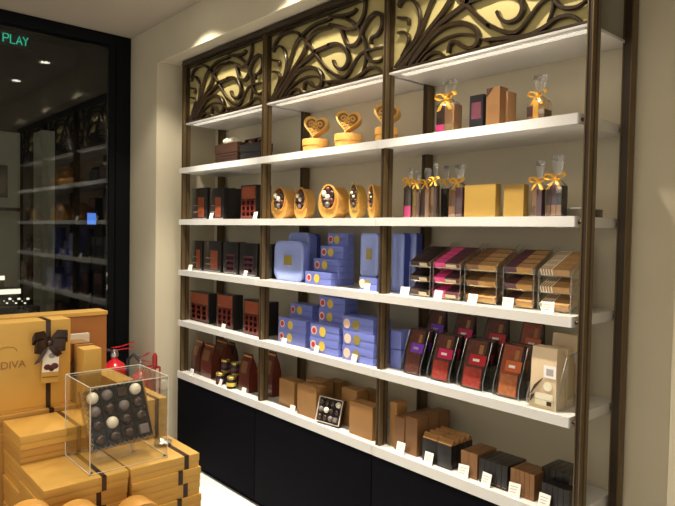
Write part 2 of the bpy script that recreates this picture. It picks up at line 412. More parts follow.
def scroll(bay):
    m = MB(); ox = POST[bay]; H = ZT-Z0
    umin, umax, vmin, vmax = .013, BW-.013, .004, H-.002
    for ci, (c, w) in enumerate(CURVES):
        P = smooth(c); N = len(P); yb, yf = YP+.012, YP-.006-.0011*(ci % 4)
        loops = []
        for i, (u, v) in enumerate(P):
            a, b = P[max(i-1, 0)], P[min(i+1, N-1)]; tx, tz = b[0]-a[0], b[1]-a[1]; q = math.hypot(tx, tz) or 1; nx, nz = -tz/q*.5, tx/q*.5
            s_ = i/(N-1); ww = 1.3*w*(.62+.38*math.sin(math.pi*min(1, .15+s_*.9)))
            cl = lambda uu, vv, yy: Vector((ox+min(max(uu, umin), umax), yy, Z0+min(max(vv, vmin), vmax)))
            loops.append([cl(u-nx*ww, v-nz*ww, yb), cl(u-nx*ww, v-nz*ww, yf+.003), cl(u-nx*ww*.55, v-nz*ww*.80, yf), cl(u+nx*ww*.55, v+nz*ww*.80, yf), cl(u+nx*ww, v+nz*ww, yf+.003), cl(u+nx*ww, v+nz*ww, yb)])
        m.loft(loops, 'lattice_bronze')
    pan = MB(); pan.box(ox+.012, YP+.018, Z0+.001, ox+BW-.012, YP+.0215, ZT-.001, 'gold_backing')
    pp = pan.build('lattice_panel', unit)
    m.build('scrollwork', pp)
    f = MB()
    f.box(ox+.0115, YP-.011, Z0+.0005, ox+BW-.0115, YP+.011, Z0+.010, 'lattice_bronze', c=.001)
    f.box(ox+.0115, YP-.011, ZT-.012, ox+BW-.0115, YP+.011, ZT-.0005, 'lattice_bronze', c=.001)
    f.box(ox+.0115, YP-.011, Z0+.011, ox+.020, YP+.011, ZT-.013, 'lattice_bronze', c=.001)
    f.box(ox+BW-.020, YP-.011, Z0+.011, ox+BW-.0115, YP+.011, ZT-.013, 'lattice_bronze', c=.001)
    f.build('panel_frame', pp)
for i in range(3): scroll(i)
# base cabinets
for i in range(3):
    x0, x1 = POST[i]-.024, POST[i+1]-.026
    lab = ['black base cabinet under the shelves beside the plain pillar', 'black base cabinet under the middle bay of shelves', 'black base cabinet under the open end of the shelves'][i]
    t = thing('base_cabinet', lab, 'cabinet', ((x0+x1)/2, 2.1, 0), 'black base cabinets')
    B(x0, 1.985, .0, x1, YW-.003, L[5]-.0455, 'black_panel').build('body', t)
    B(x0+.002, 1.966, .03, x1-.002, 1.984, L[5]-.048, 'black_panel', c=.001).build('front_panel', t)
# ================================================================== things on the shelves
E_ = .0006                                                     # resting gap
def ztop(px, py, Y): return atY(px, py, Y).z
def rects(m, X0, X1, Y, z0, z1, rs, lean=0.):
    """printed patches on a front face (u, v in 0..1), proud of it by half a millimetre"""
    for u0, v0, u1, v1, k in rs:
        m.box(X0+(X1-X0)*u0, Y-.0006, z0+(z1-z0)*v0, X0+(X1-X0)*u1, Y+.0002, z0+(z1-z0)*v1, k)
def rot_about(pt, axis, ang): return Matrix.Translation(Vector(pt)) @ Matrix.Rotation(ang, 4, axis) @ Matrix.Translation(-Vector(pt))
# ---- price tags
def tag(px, py, lv, where, Y=1.977, h=.030, w=.030):
    z = L[lv]+E_; X = XF(px, Y, z)
    m = MB(); m.X = rot_about((X, Y, z), 'Z', random.uniform(-.12, .25)) @ rot_about((X, Y, z), 'X', math.radians(-14))
    m.box(X-w/2, Y, z, X+w/2, Y+.0012, z+h, 'tag_white')
    for q in range(3): m.box(X-w*.36, Y-.0004, z+h*(.72-.2*q), X+w*(.3-.08*q), Y-.0001, z+h*(.76-.2*q), 'ink')
    m.X = rot_about((X, Y, z), 'Z', .05); m.box(X-w*.3, Y+.001, z, X+w*.3, Y+.012, z+.0012, 'tag_white')
    meta(m.build('price_tag', None, (X, Y, z)), 'white price tag '+where, 'price tag', 'white price tags along the shelves')
# ---- black cartons with a printed window
FULL = [(.06, .60, .94, .96, 'rust'), (.06, .05, .94, .58, 'rust_red')] + \
       [(.12+.27*i, .10+.165*j, .30+.27*i, .20+.165*j, 'black') for i in range(3) for j in range(3)] + [(.10, .215+.165*j, .90, .235+.165*j, 'stripe') for j in range(3)]
HALF = [(.40, .08, .80, .70, 'rust')] + [(.14, .10+.2*j, .34, .21+.2*j, 'darkbrown') for j in range(3)] + [(.12, .235+.2*j, .62, .25+.2*j, 'stripe') for j in range(2)] + [(.05, .02, .95, .045, 'stripe')]
DARK = [(.22, .08, .78, .62, 'plum')] + [(.26+.26*i, .12+.17*j, .46+.26*i, .21+.17*j, 'black') for i in range(2) for j in range(3)] + [(.22, .225+.17*j, .78, .24+.17*j, 'stripe') for j in range(2)] + [(.10, .02, .90, .05, 'stripe')]
def carton(name, label, cat, group, X0, X1, Y, dep, z, z1, body, rs=(), c=.0015):
    m = MB(); m.box(X0, Y, z, X1, Y+dep, z1, body, c=c); rects(m, X0, X1, Y, z, z1, rs)
    return meta(m.build(name, None, ((X0+X1)/2, Y+dep/2, z)), label, cat, group)
def row_cartons(px0, px1, ytop, lv, rs, n, labels, group, Y=2.05, dep=.030, body='black'):
    z = L[lv]+E_; X0, X1 = XF(px0, Y, z), XF(px1, Y, z); z1 = ztop((px0+px1)/2, ytop, Y)
    for k in range(n):
        carton('chocolate_carton', labels[min(k, len(labels)-1)], 'chocolate box', group, X0, X1, Y+k*(dep+.003), dep, z, z1-.002*(k % 2), body, rs)
PIL = 'by the plain pillar'
row_cartons(192, 207, 188, 2, HALF, 1, ['black carton with orange window, first on the second shelf beside the plain pillar'], 'black cartons on the second shelf')
row_cartons(209.5, 223.5, 188, 2, HALF, 5, ['black carton with orange window behind a price tag, second shelf '+PIL] +
            ['black carton queued behind the second orange window carton, %s in the line' % q for q in ('first', 'second', 'third', 'last')], 'black cartons on the second shelf', dep=.028)
row_cartons(240.5, 256, 185, 2, FULL, 3, ['red printed black carton on the second shelf beside the bronze post', 'black carton hidden behind the red printed one on the second shelf', 'rearmost black carton behind the red printed one on the second shelf'], 'black cartons on the second shelf', dep=.034)
for i, (a, b, yt, st) in enumerate([(192, 202, 240.5, HALF), (203.5, 221, 241, HALF), (223, 237.5, 242, DARK), (239.5, 257, 243.5, DARK)]):
    nm = ['narrow black carton with orange strip, first on the third shelf '+PIL, 'wide black carton with orange window, second on the third shelf '+PIL,
          'black carton with faint plum window, third on the third shelf '+PIL, 'black carton behind a price tag on the third shelf beside the bronze post'][i]
    row_cartons(a, b, yt, 3, st, 1 if i else 1, [nm], 'black cartons on the third shelf', dep=.06)
row_cartons(264.5, 271.5, 244, 3, [], 1, ['narrow plain black carton squeezed between bronze post and blue tin'], 'black cartons on the third shelf', Y=2.07, dep=.06)
for i, (a, b, yt) in enumerate([(189.5, 209, 292), (216.5, 233, 294), (243.5, 259, 300)]):
    w_ = ['beside the plain pillar', 'behind the price tag', 'beside the bronze post'][i]
    row_cartons(a, b, yt, 4, FULL, 2, ['red printed carton with dark squares on the fourth shelf, '+w_, 'black sided carton behind the red printed one, fourth shelf, '+w_], 'red printed cartons on the fourth shelf', Y=2.04-.01*i, dep=.034)
row_cartons(264, 268.5, 302, 4, [], 1, ['plain black carton on the fourth shelf between bronze post and blue boxes'], 'black cartons on the fourth shelf', Y=2.08, dep=.07)
# ---- hampers with bows on the top shelf
def hamper(px0, px1, ytop, label, k, bow):
    Y = 2.06; z = L[1]+E_; X0, X1 = XF(px0, Y, z), XF(px1, Y, z); z1 = ztop((px0+px1)/2, ytop, Y); Xm = (X0+X1)/2
    t = thing('gift_hamper', label, 'gift box', (Xm, Y+.07, z))
    m = MB(); m.box(X0+.003, Y+.003, z, X1-.003, Y+.092, z+(z1-z)*.55, k, c=.002)
    for q in range(3): m.box(X0+.001, Y+.001, z+(z1-z)*(.12+.15*q), X1-.001, Y+.094, z+(z1-z)*(.15+.15*q), 'black_gloss')
    m.build('box', t)
    B(X0, Y, z+(z1-z)*.56, X1, Y+.095, z1, k, c=.002).build('lid', t)
    m = MB()
    if bow == 'cream':
        for q in range(9):
            a = q*2*math.pi/8; r = .045 if q < 8 else 0
            m.ball((Xm+r*math.cos(a)*.95, Y+.05+r*math.sin(a)*.7, z1+.016+(.012 if q == 8 else 0)), .027, 'cream', 10, (1, 1, .75))
        m.build('paper_flower', t)
    else:
        for sx in (-1, 1):
            m.band([(Xm, Y+.05, z1+.008), (Xm+sx*.03, Y+.04, z1+.035), (Xm+sx*.07, Y+.035, z1+.036), (Xm+sx*.08, Y+.035, z1+.020), (Xm+sx*.04, Y+.045, z1+.006), (Xm, Y+.05, z1+.008)], (0, .04, .012), 'ribbon_brown', .002)
            m.ball((Xm+sx*.05, Y+.05, z1+.02), .02, 'kraft', 8, (1.3, 1, .8))
        m.ball((Xm, Y+.045, z1+.014), .013, 'ribbon_brown')
        m.build('bow', t)
hamper(214.5, 237, 143.5, 'dark brown gift box topped with a cream paper flower on the top shelf', 'darkbrown', 'cream')
hamper(239.5, 259.5, 143.5, 'black gift box with a brown bow on the top shelf beside the bronze post', 'black', 'brown')
# ---- gusseted brown bags and jars on the lowest shelf
def bag(px0, px1, ytop, Y, dep, label, k='choc_red', lean=0, win=True, lv=5, group='brown chocolate bags on the lowest shelf'):
    z = L[lv]+E_; X0, X1 = XF(px0, Y, z), XF(px1, Y, z); z1 = ztop((px0+px1)/2, ytop, Y+dep*.5)
    t = thing('chocolate_bag', label, 'bag', ((X0+X1)/2, Y+dep/2, z), group); h = z1-z; w = X1-X0
    m = MB(); lo = []
    for f_, s_, d_ in ((0, 0, 1), (.04, -.01, 1.04), (.55, 0, .96), (.75, .03, .62), (.88, .06, .2), (1, .08, .05)):
        yc = Y+dep/2+lean*f_; a, b = X0+w*s_, X1-w*s_; q = dep*d_/2; zz = z+h*f_
        lo.append([Vector((a, yc-q, zz)), Vector((b, yc-q, zz)), Vector((b+(-w*.05 if .1 < f_ < .8 else 0), yc, zz)), Vector((b, yc+q, zz)), Vector((a, yc+q, zz)), Vector((a+(w*.05 if .1 < f_ < .8 else 0), yc, zz))])
    m.loft(lo, k); m.build('pouch', t)
    if win:
        m = MB()
        yq = lambda f_: Y+dep/2-dep/2*(1-(f_-.55)*1.7 if f_ > .55 else 1.0)+lean*f_
        pts = [(f_, yq(f_)-.002) for f_ in (.50, .60, .70, .80)]
        m.band([((X0+X1)/2, y_, z+h*f_) for f_, y_ in pts], (w*.55, 0, 0), 'copper', .0015); m.build('label_patch', t)
        m = MB(); yt = Y+dep/2+lean*.95
        m.band([(X0+w*.1, yt-.006, z+h*.93), (X1-w*.1, yt-.006, z+h*.93)], (0, 0, h*.035), 'gold_side', .002); m.build('tin_tie', t)
for a, b, yt, Y, lab in [(191.5, 199.5, 338, 2.06, 'slim red-brown chocolate bag closest to the plain pillar on the lowest shelf'),
                     (200.5, 211, 342, 2.02, 'red-brown chocolate bag standing forward beside the slim bag on the lowest shelf'),
                     (212, 224, 338, 2.10, 'red-brown chocolate bag behind the small gold lidded jars'),
                     (238.6, 248.6, 352, 2.015, 'red-brown chocolate bag behind a price tag, past the gold lidded jars'),
                     (256, 261, 352, 2.075, 'narrow red-brown chocolate bag against the bronze post on the lowest shelf'),
                     (263.5, 272, 350, 2.07, 'red-brown chocolate bag on the lowest shelf between bronze post and gold boxes')]:
    bag(a, b, yt, Y, .065, lab)
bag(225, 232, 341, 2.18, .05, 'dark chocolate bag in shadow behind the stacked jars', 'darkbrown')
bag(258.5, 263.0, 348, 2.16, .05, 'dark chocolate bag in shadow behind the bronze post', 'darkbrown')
def jar(px, ybase_lv, Y, zb, label, r=.024, h=.052):
    lab_ = 'gold label' in label
    X = XF(px, Y, zb); t = thing('spread_jar', label, 'jar', (X, Y, zb), 'small gold lidded jars')
    m = MB(); m.lathe([(r*.9, 0), (r, .004), (r, h*.62), (r*.85, h*.76)], (X, Y, zb), 'black_gloss', 20); m.build('glass_body', t)
    m = MB(); m.lathe([(r*1.002, h*.20), (r*1.015, h*.22), (r*1.015, h*.48), (r*1.002, h*.50)], (X, Y, zb), 'yellow_seal' if lab_ else 'plum', 20); m.build('label_band', t)
    m = MB(); m.lathe([(r*.93, h*.765), (r*.97, h*.78), (r*.97, h*.97), (r*.9, h)], (X, Y, zb), 'gold_foil', 20); m.build('lid', t)
zb = L[5]+E_
jar(220.5, 5, 2.005, zb, 'small black jar with gold lid, front row beside the forward bag', .030, .072)
jar(231.5, 5, 2.005, zb, 'small black jar with gold label, front row beside the price tag bag', .030, .072)
jar(225.5, 5, 2.072, zb, 'small black jar with gold lid at the bottom of the first stacked pair', .030, .072)
jar(235.5, 5, 2.075, zb, 'small black jar with gold lid at the bottom of the second stacked pair', .030, .072)
jar(225.5, 5, 2.072, zb+.0728, 'gold lidded jar on top of the pair beside the tall bag', .030, .066)
jar(235.5, 5, 2.075, zb+.0728, 'gold lidded jar on top of the pair closer to the bronze post', .030, .066)
# ---- heart boxes on the top shelf of the middle bay
def heart(n=40):
    P = []
    for i in range(n):
        t = 2*math.pi*i/n; P.append((16*math.sin(t)**3/17, (13*math.cos(t)-5*math.cos(2*t)-2*math.cos(3*t)-math.cos(4*t)+3)/17))
    return P
def heart_box(px0, px1, pyt, lab1, lab2, turn):
    Y = 2.05; z = L[1]+E_; X0, X1 = XF(px0, Y, z), XF(px1, Y, z); Xm = (X0+X1)/2; R = (X1-X0)/2*.86; zt = ztop((px0+px1)/2, pyt, Y+.05)
    hb = .075; Hh = heart()
    t = thing('round_gift_box', lab1, 'gift box', (Xm, Y+R*.6, z), 'round gold boxes on the top shelf')
    m = MB(); m.lathe([(R*.93, 0), (R*.95, .002), (R*.95, hb*.55)], (Xm, Y+R*.6, z), 'orange_gold', 32); m.build('base', t)
    m = MB(); m.lathe([(R, hb*.56), (R, hb-.002), (R*.985, hb)], (Xm, Y+R*.6, z), 'orange_gold', 32); m.build('lid', t)
    z += hb+.0008; rr = (zt-z)*.60
    t = thing('heart_box', lab2, 'gift box', (Xm, Y+R*.6, z), 'heart boxes propped up on the top shelf')
    T = Matrix.Translation((Xm-.003, Y+R*.45, z)) @ Matrix.Rotation(turn, 4, 'Z') @ Matrix.Rotation(math.radians(-14), 4, 'X') @ Matrix.Translation((0, 0, rr*.93)) @ Matrix.Rotation(math.radians(8), 4, 'Y')
    m = MB(); m.X = T; sc = lambda k: [(x*rr*k, w_*rr*k) for x, w_ in Hh]
    m.prism(sc(1), 0, .040, 'orange_gold', 'y'); m.build('body', t)
    m = MB(); m.X = T; ring = []
    for k, y_ in ((1.03, .008), (1.03, -.007), (.84, -.007), (.82, -.0005)): ring.append([Vector((x, y_, w_)) for x, w_ in sc(k)])
    m.loft(ring, 'gold', caps=False); m.build('rim', t)
    m = MB(); m.X = T; m.prism(sc(.82), -.0015, -.0003, 'copper', 'y')
    m.build('lid_face', t)
    m = MB(); m.X = T
    def curl(cx, cz, r0, a0, turns, sgn):
        pts = []
        for q in range(18):
            f_ = q/17; a = a0+sgn*turns*2*math.pi*f_; r = r0*(1-.75*f_); pts.append((cx+r*math.cos(a), -.004, cz+r*math.sin(a)))
        m.tube(pts, rr*.06, 'gold', 6)
    for cx, cz, r0, a0, sg in [(-.36, .30, .27, -1.2, 1), (.36, .30, .27, 4.3, -1), (0, -.05, .25, 1.6, 1), (-.30, -.18, .2, .5, -1), (.30, -.18, .2, 2.6, 1), (0, -.52, .17, 1.6, -1), (0, .33, .13, 1.5, 1)]:
        curl(cx*rr, cz*rr, r0*rr, a0, 1.3, sg)
    m.build('filigree', t)
heart_box(299.5, 319, 119.5, 'round gold box under a heart box, beside the first rear post', 'gold filigree heart box propped up on a round box beside the first rear post', .55)
heart_box(331, 353, 114, 'round gold box under a heart box in the middle of the top shelf', 'gold filigree heart box propped up on a round box in mid shelf', .6)
heart_box(371.5, 391, 107.5, 'round gold box half hidden behind the bronze post on the top shelf', 'gold heart box half hidden behind the bronze post', .5)
# ---- open rounded gold boxes filled with pralines, second shelf
def round_open(px0, px1, ytop, label, dep, Y=2.03, turn=0.0, pale=False):
    z = L[2]+E_; X0, X1 = XF(px0, Y, z), XF(px1, Y, z); zt = ztop((px0+px1)/2, ytop, Y); H = zt-z; w = X1-X0; Xm = (X0+X1)/2
    t = thing('open_praline_box', label, 'chocolate box', (Xm, Y+dep/2, z), 'open round gold boxes on the second shelf')
    def outline(k, n=36, up=0.):
        r = []
        for i in range(n):
            a = 2*math.pi*i/n; r.append((Xm+w/2*k*math.cos(a)*(1 if math.sin(a) > 0 else 1.0), z+H*.5+H*.5*k*max(-.93, math.sin(a)*(1.0))))
        lo = min(q[1] for q in r)
        return [(a+w*up*.25, b-(lo-z)*(1 if k >= 1 else 0)+H*up) for a, b in r]
    m = MB(); m.prism(outline(1), Y, Y+dep, 'gold' if pale else 'orange_gold', 'y'); m.build('body', t)
    m = MB(); m.prism(outline(.66, up=.12), Y-.0012, Y+.001, 'darkbrown', 'y'); m.build('tray', t)
    m = MB(); ring = []
    for k, y_ in ((.78, Y), (.78, Y-.008), (.69, Y-.008), (.67, Y-.0005)): ring.append([Vector((a, y_, b)) for a, b in outline(k, up=.12)])
    m.loft(ring, 'gold_foil' if pale else 'orange_gold', caps=False); m.build('rim', t)
    ks = ['ball_choc', 'choc_red', 'white_choc', 'ball_choc', 'grey_choc', 'choc_red', 'white_choc']
    for i in range(7):
        a = i*math.pi/3+.5; r = .43 if i < 6 else 0
        m = MB(); m.ball((Xm+w*.03+w/2*r*math.cos(a), Y-.006, z+H*.62+H/2*r*math.sin(a)), w*.105, ks[i], 10, (1, .75, 1)); m.build('praline', t)
    if pale: pass
round_open(271, 287, 187, 'open round gold box of pralines beside the bronze post on the second shelf', .072, 2.042)
round_open(293.5, 307, 187.5, 'smaller open gold box of pralines, second along the middle bay', .055, 2.06)
round_open(318, 338, 184.5, 'largest open round gold box of pralines in mid shelf', .080, 2.02)
round_open(348.5, 359, 183.5, 'slim pale gold open box of pralines beyond the largest one', .050, 2.03, pale=True)
round_open(367.5, 375, 184, 'slim gold open praline box closest to the second bronze post', .050, 2.03)
# ---- blue tins and boxes
def rrect(x0, x1, z0, z1, r, n=6):
    P = []
    for cx, cz, a0 in ((x1-r, z1-r, 0), (x0+r, z1-r, 90), (x0+r, z0+r, 180), (x1-r, z0+r, 270)):
        for i in range(n+1): a = math.radians(a0+90*i/n); P.append((cx+r*math.cos(a), cz+r*math.sin(a)))
    return P
def tin(px0, px1, ytop, lv, Y, dep, label, lean=0, group='rounded blue tins', seal=True, k='blue', z=None):
    z = (L[lv] if z is None else z)+E_; X0, X1 = XF(px0, Y, z), XF(px1, Y, z); zt = ztop((px0+px1)/2, ytop, Y)
    t = thing('rounded_tin', label, 'tin', ((X0+X1)/2, Y+dep/2, z), group); H = zt-z; w = X1-X0; Xf = rot_about(((X0+X1)/2, Y+dep, z), 'X', -lean)
    m = MB(); m.X = Xf; m.prism(rrect(X0, X1, z, zt, w*.2), Y+.012, Y+dep, k, 'y'); m.build('body', t)
    m = MB(); m.X = Xf
    lo = [[Vector((a, y_, b)) for a, b in rrect(X0+d, X1-d, z+d, zt-d, w*.2-d*.6)] for d, y_ in ((-.0, Y+.0115), (-.0, Y+.004), (.006, Y), (.020, Y+.0005), (.026, Y+.004))]
    m.loft(lo, 'blue_light'); m.build('lid', t)
    if seal:
        xm = (X0+X1)/2; m = MB(); m.X = Xf; m.box(xm-w*.13, Y-.001, z+H*.40, xm+w*.13, Y+.0035, z+H*.64, 'olive_gold'); m.build('seal', t)
tin(273.5, 302, 241, 3, 2.03, .045, 'pale rimmed blue tin with gold square seal, standing foremost beside the bronze post', lean=0)
tin(287.5, 308, 232.5, 3, 2.115, .05, 'taller blue tin standing directly behind the pale rimmed tin', seal=False)
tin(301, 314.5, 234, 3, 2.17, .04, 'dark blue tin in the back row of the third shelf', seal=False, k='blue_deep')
def bluebox(px0, px1, Y, dep, z, h, label, seals='red', group='small blue boxes on the third shelf', u=.16):
    X0, X1 = XF(px0, Y, z), XF(px1, Y, z)
    t = thing('blue_gift_box', label, 'gift box', ((X0+X1)/2, Y+dep/2, z), group)
    B(X0+.001, Y+.001, z, X1-.001, Y+dep-.001, z+h*.5, 'blue', c=.001).build('base', t)
    B(X0, Y, z+h*.52, X1, Y+dep, z+h, 'blue', c=.001).build('lid', t)
    w = X1-X0
    for uu, k in () if seals is None else ((u, 'red_seal' if seals == 'red' else 'pale_seal'), (u+.30, 'yellow_seal' if seals == 'red' else 'olive_gold')):
        m = MB()
        if k in ('red_seal',): m.lathe([(h*.30, -.0012), (h*.30, -.0006)], (X0+w*uu, Y, z+h*.5), 'pale_seal', 20, 'y'); m.lathe([(h*.2, -.0020), (h*.2, -.0012)], (X0+w*uu, Y, z+h*.5), 'red_seal', 14, 'y')
        else: m.lathe([(h*.34, -.0012), (h*.34, -.0006)], (X0+w*uu, Y, z+h*.5), k, 20, 'y')
        m.build('seal', t)
z3 = L[3]+E_; hb = .066
steps = [(305, 331, 2.02), (313.5, 338, 2.062), (320.5, 343, 2.104), (327.5, 348, 2.146)]
nms = ['foremost', 'second', 'third', 'rearmost']
for c, (a, b, Y) in enumerate(steps):
    for k in range(c+1):
        top_ = k == c
        lab = ('%s step of the blue box staircase, a single small box' % nms[c] if c == 0 else
               ('small blue box with seals, topmost of the %s column in the blue staircase' % nms[c] if top_ else
                'small blue box in the %s column of the blue staircase, %s layer' % (nms[c], ('lowest', 'next to lowest', 'third')[k])))
        bluebox(a, b, Y, .041, z3+k*(hb+.0006), hb, lab)
bluebox(359.5, 377, 2.03, .10, z3, .062, 'small blue box under a rounded blue tin beside the second bronze post', seals='pale')
tin(359.5, 377, 233, 3, 2.04, .06, 'large blue tin with olive gold seal standing on a small box', z=L[3]+.063, k='blue')
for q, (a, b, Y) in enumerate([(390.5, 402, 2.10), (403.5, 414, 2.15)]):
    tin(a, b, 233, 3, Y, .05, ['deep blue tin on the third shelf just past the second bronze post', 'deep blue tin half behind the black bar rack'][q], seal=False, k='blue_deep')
z4 = L[4]+E_
G4 = 'small blue boxes on the fourth shelf'; hb = .068
def hb4(px, y0, y1, Y): return abs(atY(px, y0, Y).z-atY(px, y1, Y).z)
def bstack(px0, px1, n, Y, dep, where, seals='red', h=hb, u=.14, z=z4):
    nm = {1: ['single'], 2: ['lower', 'upper'], 3: ['bottom', 'middle', 'top'], 4: ['bottom', 'second', 'third', 'topmost']}[n]
    for k in range(n): bluebox(px0+(.8 if k % 2 else 0), px1+(.8 if k % 2 else 0), Y, dep, z+k*(h+.0006), h, '%s small blue box %s' % (nm[k], where), seals, G4, u)
bstack(278, 305, 2, 2.03, .085, 'of the stack past the black carton on the fourth shelf', h=.069)
bstack(290, 312, 3, 2.12, .085, 'of the back stack behind the two blue box stack', h=.069)
bstack(309.5, 338, 2, 2.00, .075, 'of the front mid stack with red seals on the fourth shelf', h=.073)
bstack(318.5, 344, 4, 2.08, .09, 'of the tall back stack in mid shelf', h=.069)
bstack(342, 373, 3, 1.995, .12, 'of the pale sealed stack beside the second bronze post', 'pale', h=.070, u=.16)
B_x = [(390.5, 400)]
bluebox(390, 400.5, 2.05, .10, z4, .17, 'tall plain blue box on the fourth shelf behind the purple pouch', None, G4)
# ---- gold boxes and a tray on the lowest shelf of the middle bay
z5 = L[5]+E_
def goldbox(name, px0, px1, ytop, Y, dep, label, k='gold_brown', z=None, lv=5, group=None, cat='gift box', lidf=.0):
    z = (L[lv]+E_) if z is None else z; X0, X1 = XF(px0, Y, z), XF(px1, Y, z); z1 = ztop((px0+px1)/2, ytop, Y)
    t = thing(name, label, cat, ((X0+X1)/2, Y+dep/2, z), group)
    B(X0+.001, Y+.001, z, X1-.001, Y+dep-.001, z+(z1-z)*.07, k, c=.001).build('base', t)
    B(X0, Y, z+(z1-z)*.075, X1, Y+dep, z1, k, c=.0015).build('lid', t)
    return X0, X1, z1, t
G5 = 'gold brown boxes on the lowest shelf'
goldbox('gold_box', 279, 294, 380, 2.03, .075, 'gold brown box closest to the red-brown bags', group=G5)
goldbox('gold_box', 297, 315.5, 385.5, 1.995, .07, 'gold brown cube box behind the price tag, beside the praline tray', group=G5)
goldbox('gold_box', 306, 322, 380, 2.09, .075, 'gold brown box in the second row behind the cube box', group=G5)
goldbox('gold_box', 325, 337, 381, 2.19, .07, 'gold brown box at the very back of the lowest shelf', group=G5)
goldbox('gold_box', 341, 356, 389, 2.06, .08, 'gold brown box standing behind the praline tray', group=G5)
goldbox('gold_box', 357, 369, 391, 2.15, .08, 'gold brown box in the back row beside the second bronze post', group=G5)
goldbox('gold_box', 349, 372, 404, 1.995, .07, 'large gold brown box foremost beside the second bronze post', group=G5)
goldbox('gold_box', 389.5, 396, 402, 2.02, .07, 'slim gold brown box just past the second bronze post', group=G5)
def praline_tray(T, w, h, t, n, m_, rim='white_box', white=(), grey=(), br=.40, skip=()):
    """tray in its own frame: x across, z up, face towards -y"""
    m = MB(); m.X = T; m.box(-w/2, 0, 0, w/2, .022, h, 'black_gloss', c=.001); m.build('tray', t)
    m = MB(); m.X = T
    e = .004
    for a in ((-w/2, -.006, 0, -w/2+e, 0, h), (w/2-e, -.006, 0, w/2, 0, h), (-w/2, -.006, 0, w/2, 0, e), (-w/2, -.006, h-e, w/2, 0, h)): m.box(*a, k=rim)
    m.build('rim', t)
    m = MB(); m.X = T; cw, ch = (w-.016)/n, (h-.016)/m_
    for i in range(1, n): m.box(-w/2+.008+i*cw-.0008, -.005, .008, -w/2+.008+i*cw+.0008, 0, h-.008, 'black_gloss')
    for j in range(1, m_): m.box(-w/2+.008, -.005, .008+j*ch-.0008, w/2-.008, 0, .008+j*ch+.0008, 'black_gloss')
    m.build('divider', t)
    for i in range(n):
        for j in range(m_):
            k = 'white_choc' if (i, j) in white else 'grey_choc' if (i, j) in grey else ('ball_choc' if (i*3+j*5) % 4 else 'choc')
            c = (-w/2+.008+(i+.5)*cw, -.004, .008+(j+.5)*ch)
            m = MB(); m.X = T; r = min(cw, ch)*br*(1.08 if (i, j) in white else 1)
            if (i+2*j) % 5 == 3 and (i, j) not in white: m.box(c[0]-r*.85, c[1]-r*.7, c[2]-r*.85, c[0]+r*.85, c[1]+r*.4, c[2]+r*.85, k, c=r*.25)
            else: m.ball(c, r, k, 14, (1, .85, 1))
            if (i, j) in white[1:2]: m.ball((c[0]+r*.1, c[1]-r*.62, c[2]), r*.34, 'ball_choc', 8, (1, .5, 1))
            m.build('praline', t)
p0 = atz(321, 417, L[5]); t = thing('praline_tray', 'small tray of dark and white pralines leaning against gold boxes on the lowest shelf', 'chocolate box', (p0.x+.02, 2.0, z5))
T = Matrix.Translation((XF(327, 1.990, z5), 1.990, z5+.008)) @ Matrix.Rotation(math.radians(8), 4, 'Z') @ Matrix.Rotation(math.radians(-16), 4, 'X')
praline_tray(T, .155, .125, t, 4, 3, white=((3, 2), (1, 1)), grey=((0, 1), (2, 0), (3, 0)))
# ---- cellophane gift bags with orange bows
def bow_at(mb, P, s, k='ribbon_gold', face=(0, -1, 0)):
    P = Vector(P)
    for sx in (-1, 1):
        mb.band([P, P+Vector((sx*.35*s, -.15*s, .38*s)), P+Vector((sx*.85*s, -.2*s, .45*s)), P+Vector((sx*1.0*s, -.2*s, .15*s)), P+Vector((sx*.55*s, -.2*s, -.1*s)), P], (.05*s, .42*s, .16*s), k, .0016)
        mb.band([P, P+Vector((sx*.30*s, -.25*s, -.45*s)), P+Vector((sx*.62*s, -.3*s, -1.0*s))], (.30*s, .10*s, .06*s), k, .0016)
    mb.ball(P+Vector((0, -.1*s, 0)), .2*s, k, 8, (1, .8, 1))
def cello(px0, px1, yc, yt, lv, Y, label, fill, group, bow=True, bs=.026, dx=0, tail=.5):
    z = L[lv]+E_; X0, X1 = XF(px0-.4, Y, z), XF(px1+.4, Y, z); w = X1-X0; Xm = (X0+X1)/2; dep = min(.07, w*.8); bs *= 1.5
    zc = ztop((px0+px1)/2, yc, Y); zt = ztop((px0+px1)/2, yt, Y)
    t = thing('cellophane_gift_bag', label, 'gift bag', (Xm, Y+dep/2, z), group)
    # contents: wrapped bars standing inside
    n = len(fill)
    for i, (k, k2, hh) in enumerate(fill):
        a, b = X0+.004+(w-.008)*i/n, X0+.004+(w-.008)*(i+1)/n-.001
        m = MB(); m.box(a, Y+.006, z+.002, b, Y+dep-.006, z+(zc-z)*hh, k, c=.001)
        if k2: m.box(a+.001, Y+.0052, z+.004, b-.001, Y+.006, z+(zc-z)*.36, k2)
        m.build('wrapped_bar', t)
    m = MB(); lo = []; N = 16; zn = zc+(zt-zc)*.22
    for zz, sx, sy, wob in ((z, .5, .5, 0), (z+.004, .515, .52, 0), (z+(zc-z)*.9, .50, .50, .01), (zc, .44, .42, .03), (zn, .13, .12, .02), (zn+(zt-zn)*.3, .22, .14, .10), (zt, .36*tail*2, .10, .22)):
        ring = []
        for i in range(N):
            a = 2*math.pi*i/N; c_, s_ = math.cos(a), math.sin(a); q = (abs(c_)**4+abs(s_)**4)**-.25 if zz < zn else 1
            ww = 1+wob*math.sin(i*2.6+1)
            ring.append(Vector((Xm+dx*(zz-z)+w*sx*c_*q*ww, Y+dep/2+dep*sy*s_*q*ww, zz+(0 if zz < zt else .012*math.sin(i*2.3)))))
        lo.append(ring)
    m.loft(lo, 'film'); m.build('wrap', t)
    if bow:
        m = MB(); bow_at(m, (Xm+dx*(zn-z), Y+dep/2-w*.16, zn), bs); m.build('bow', t)
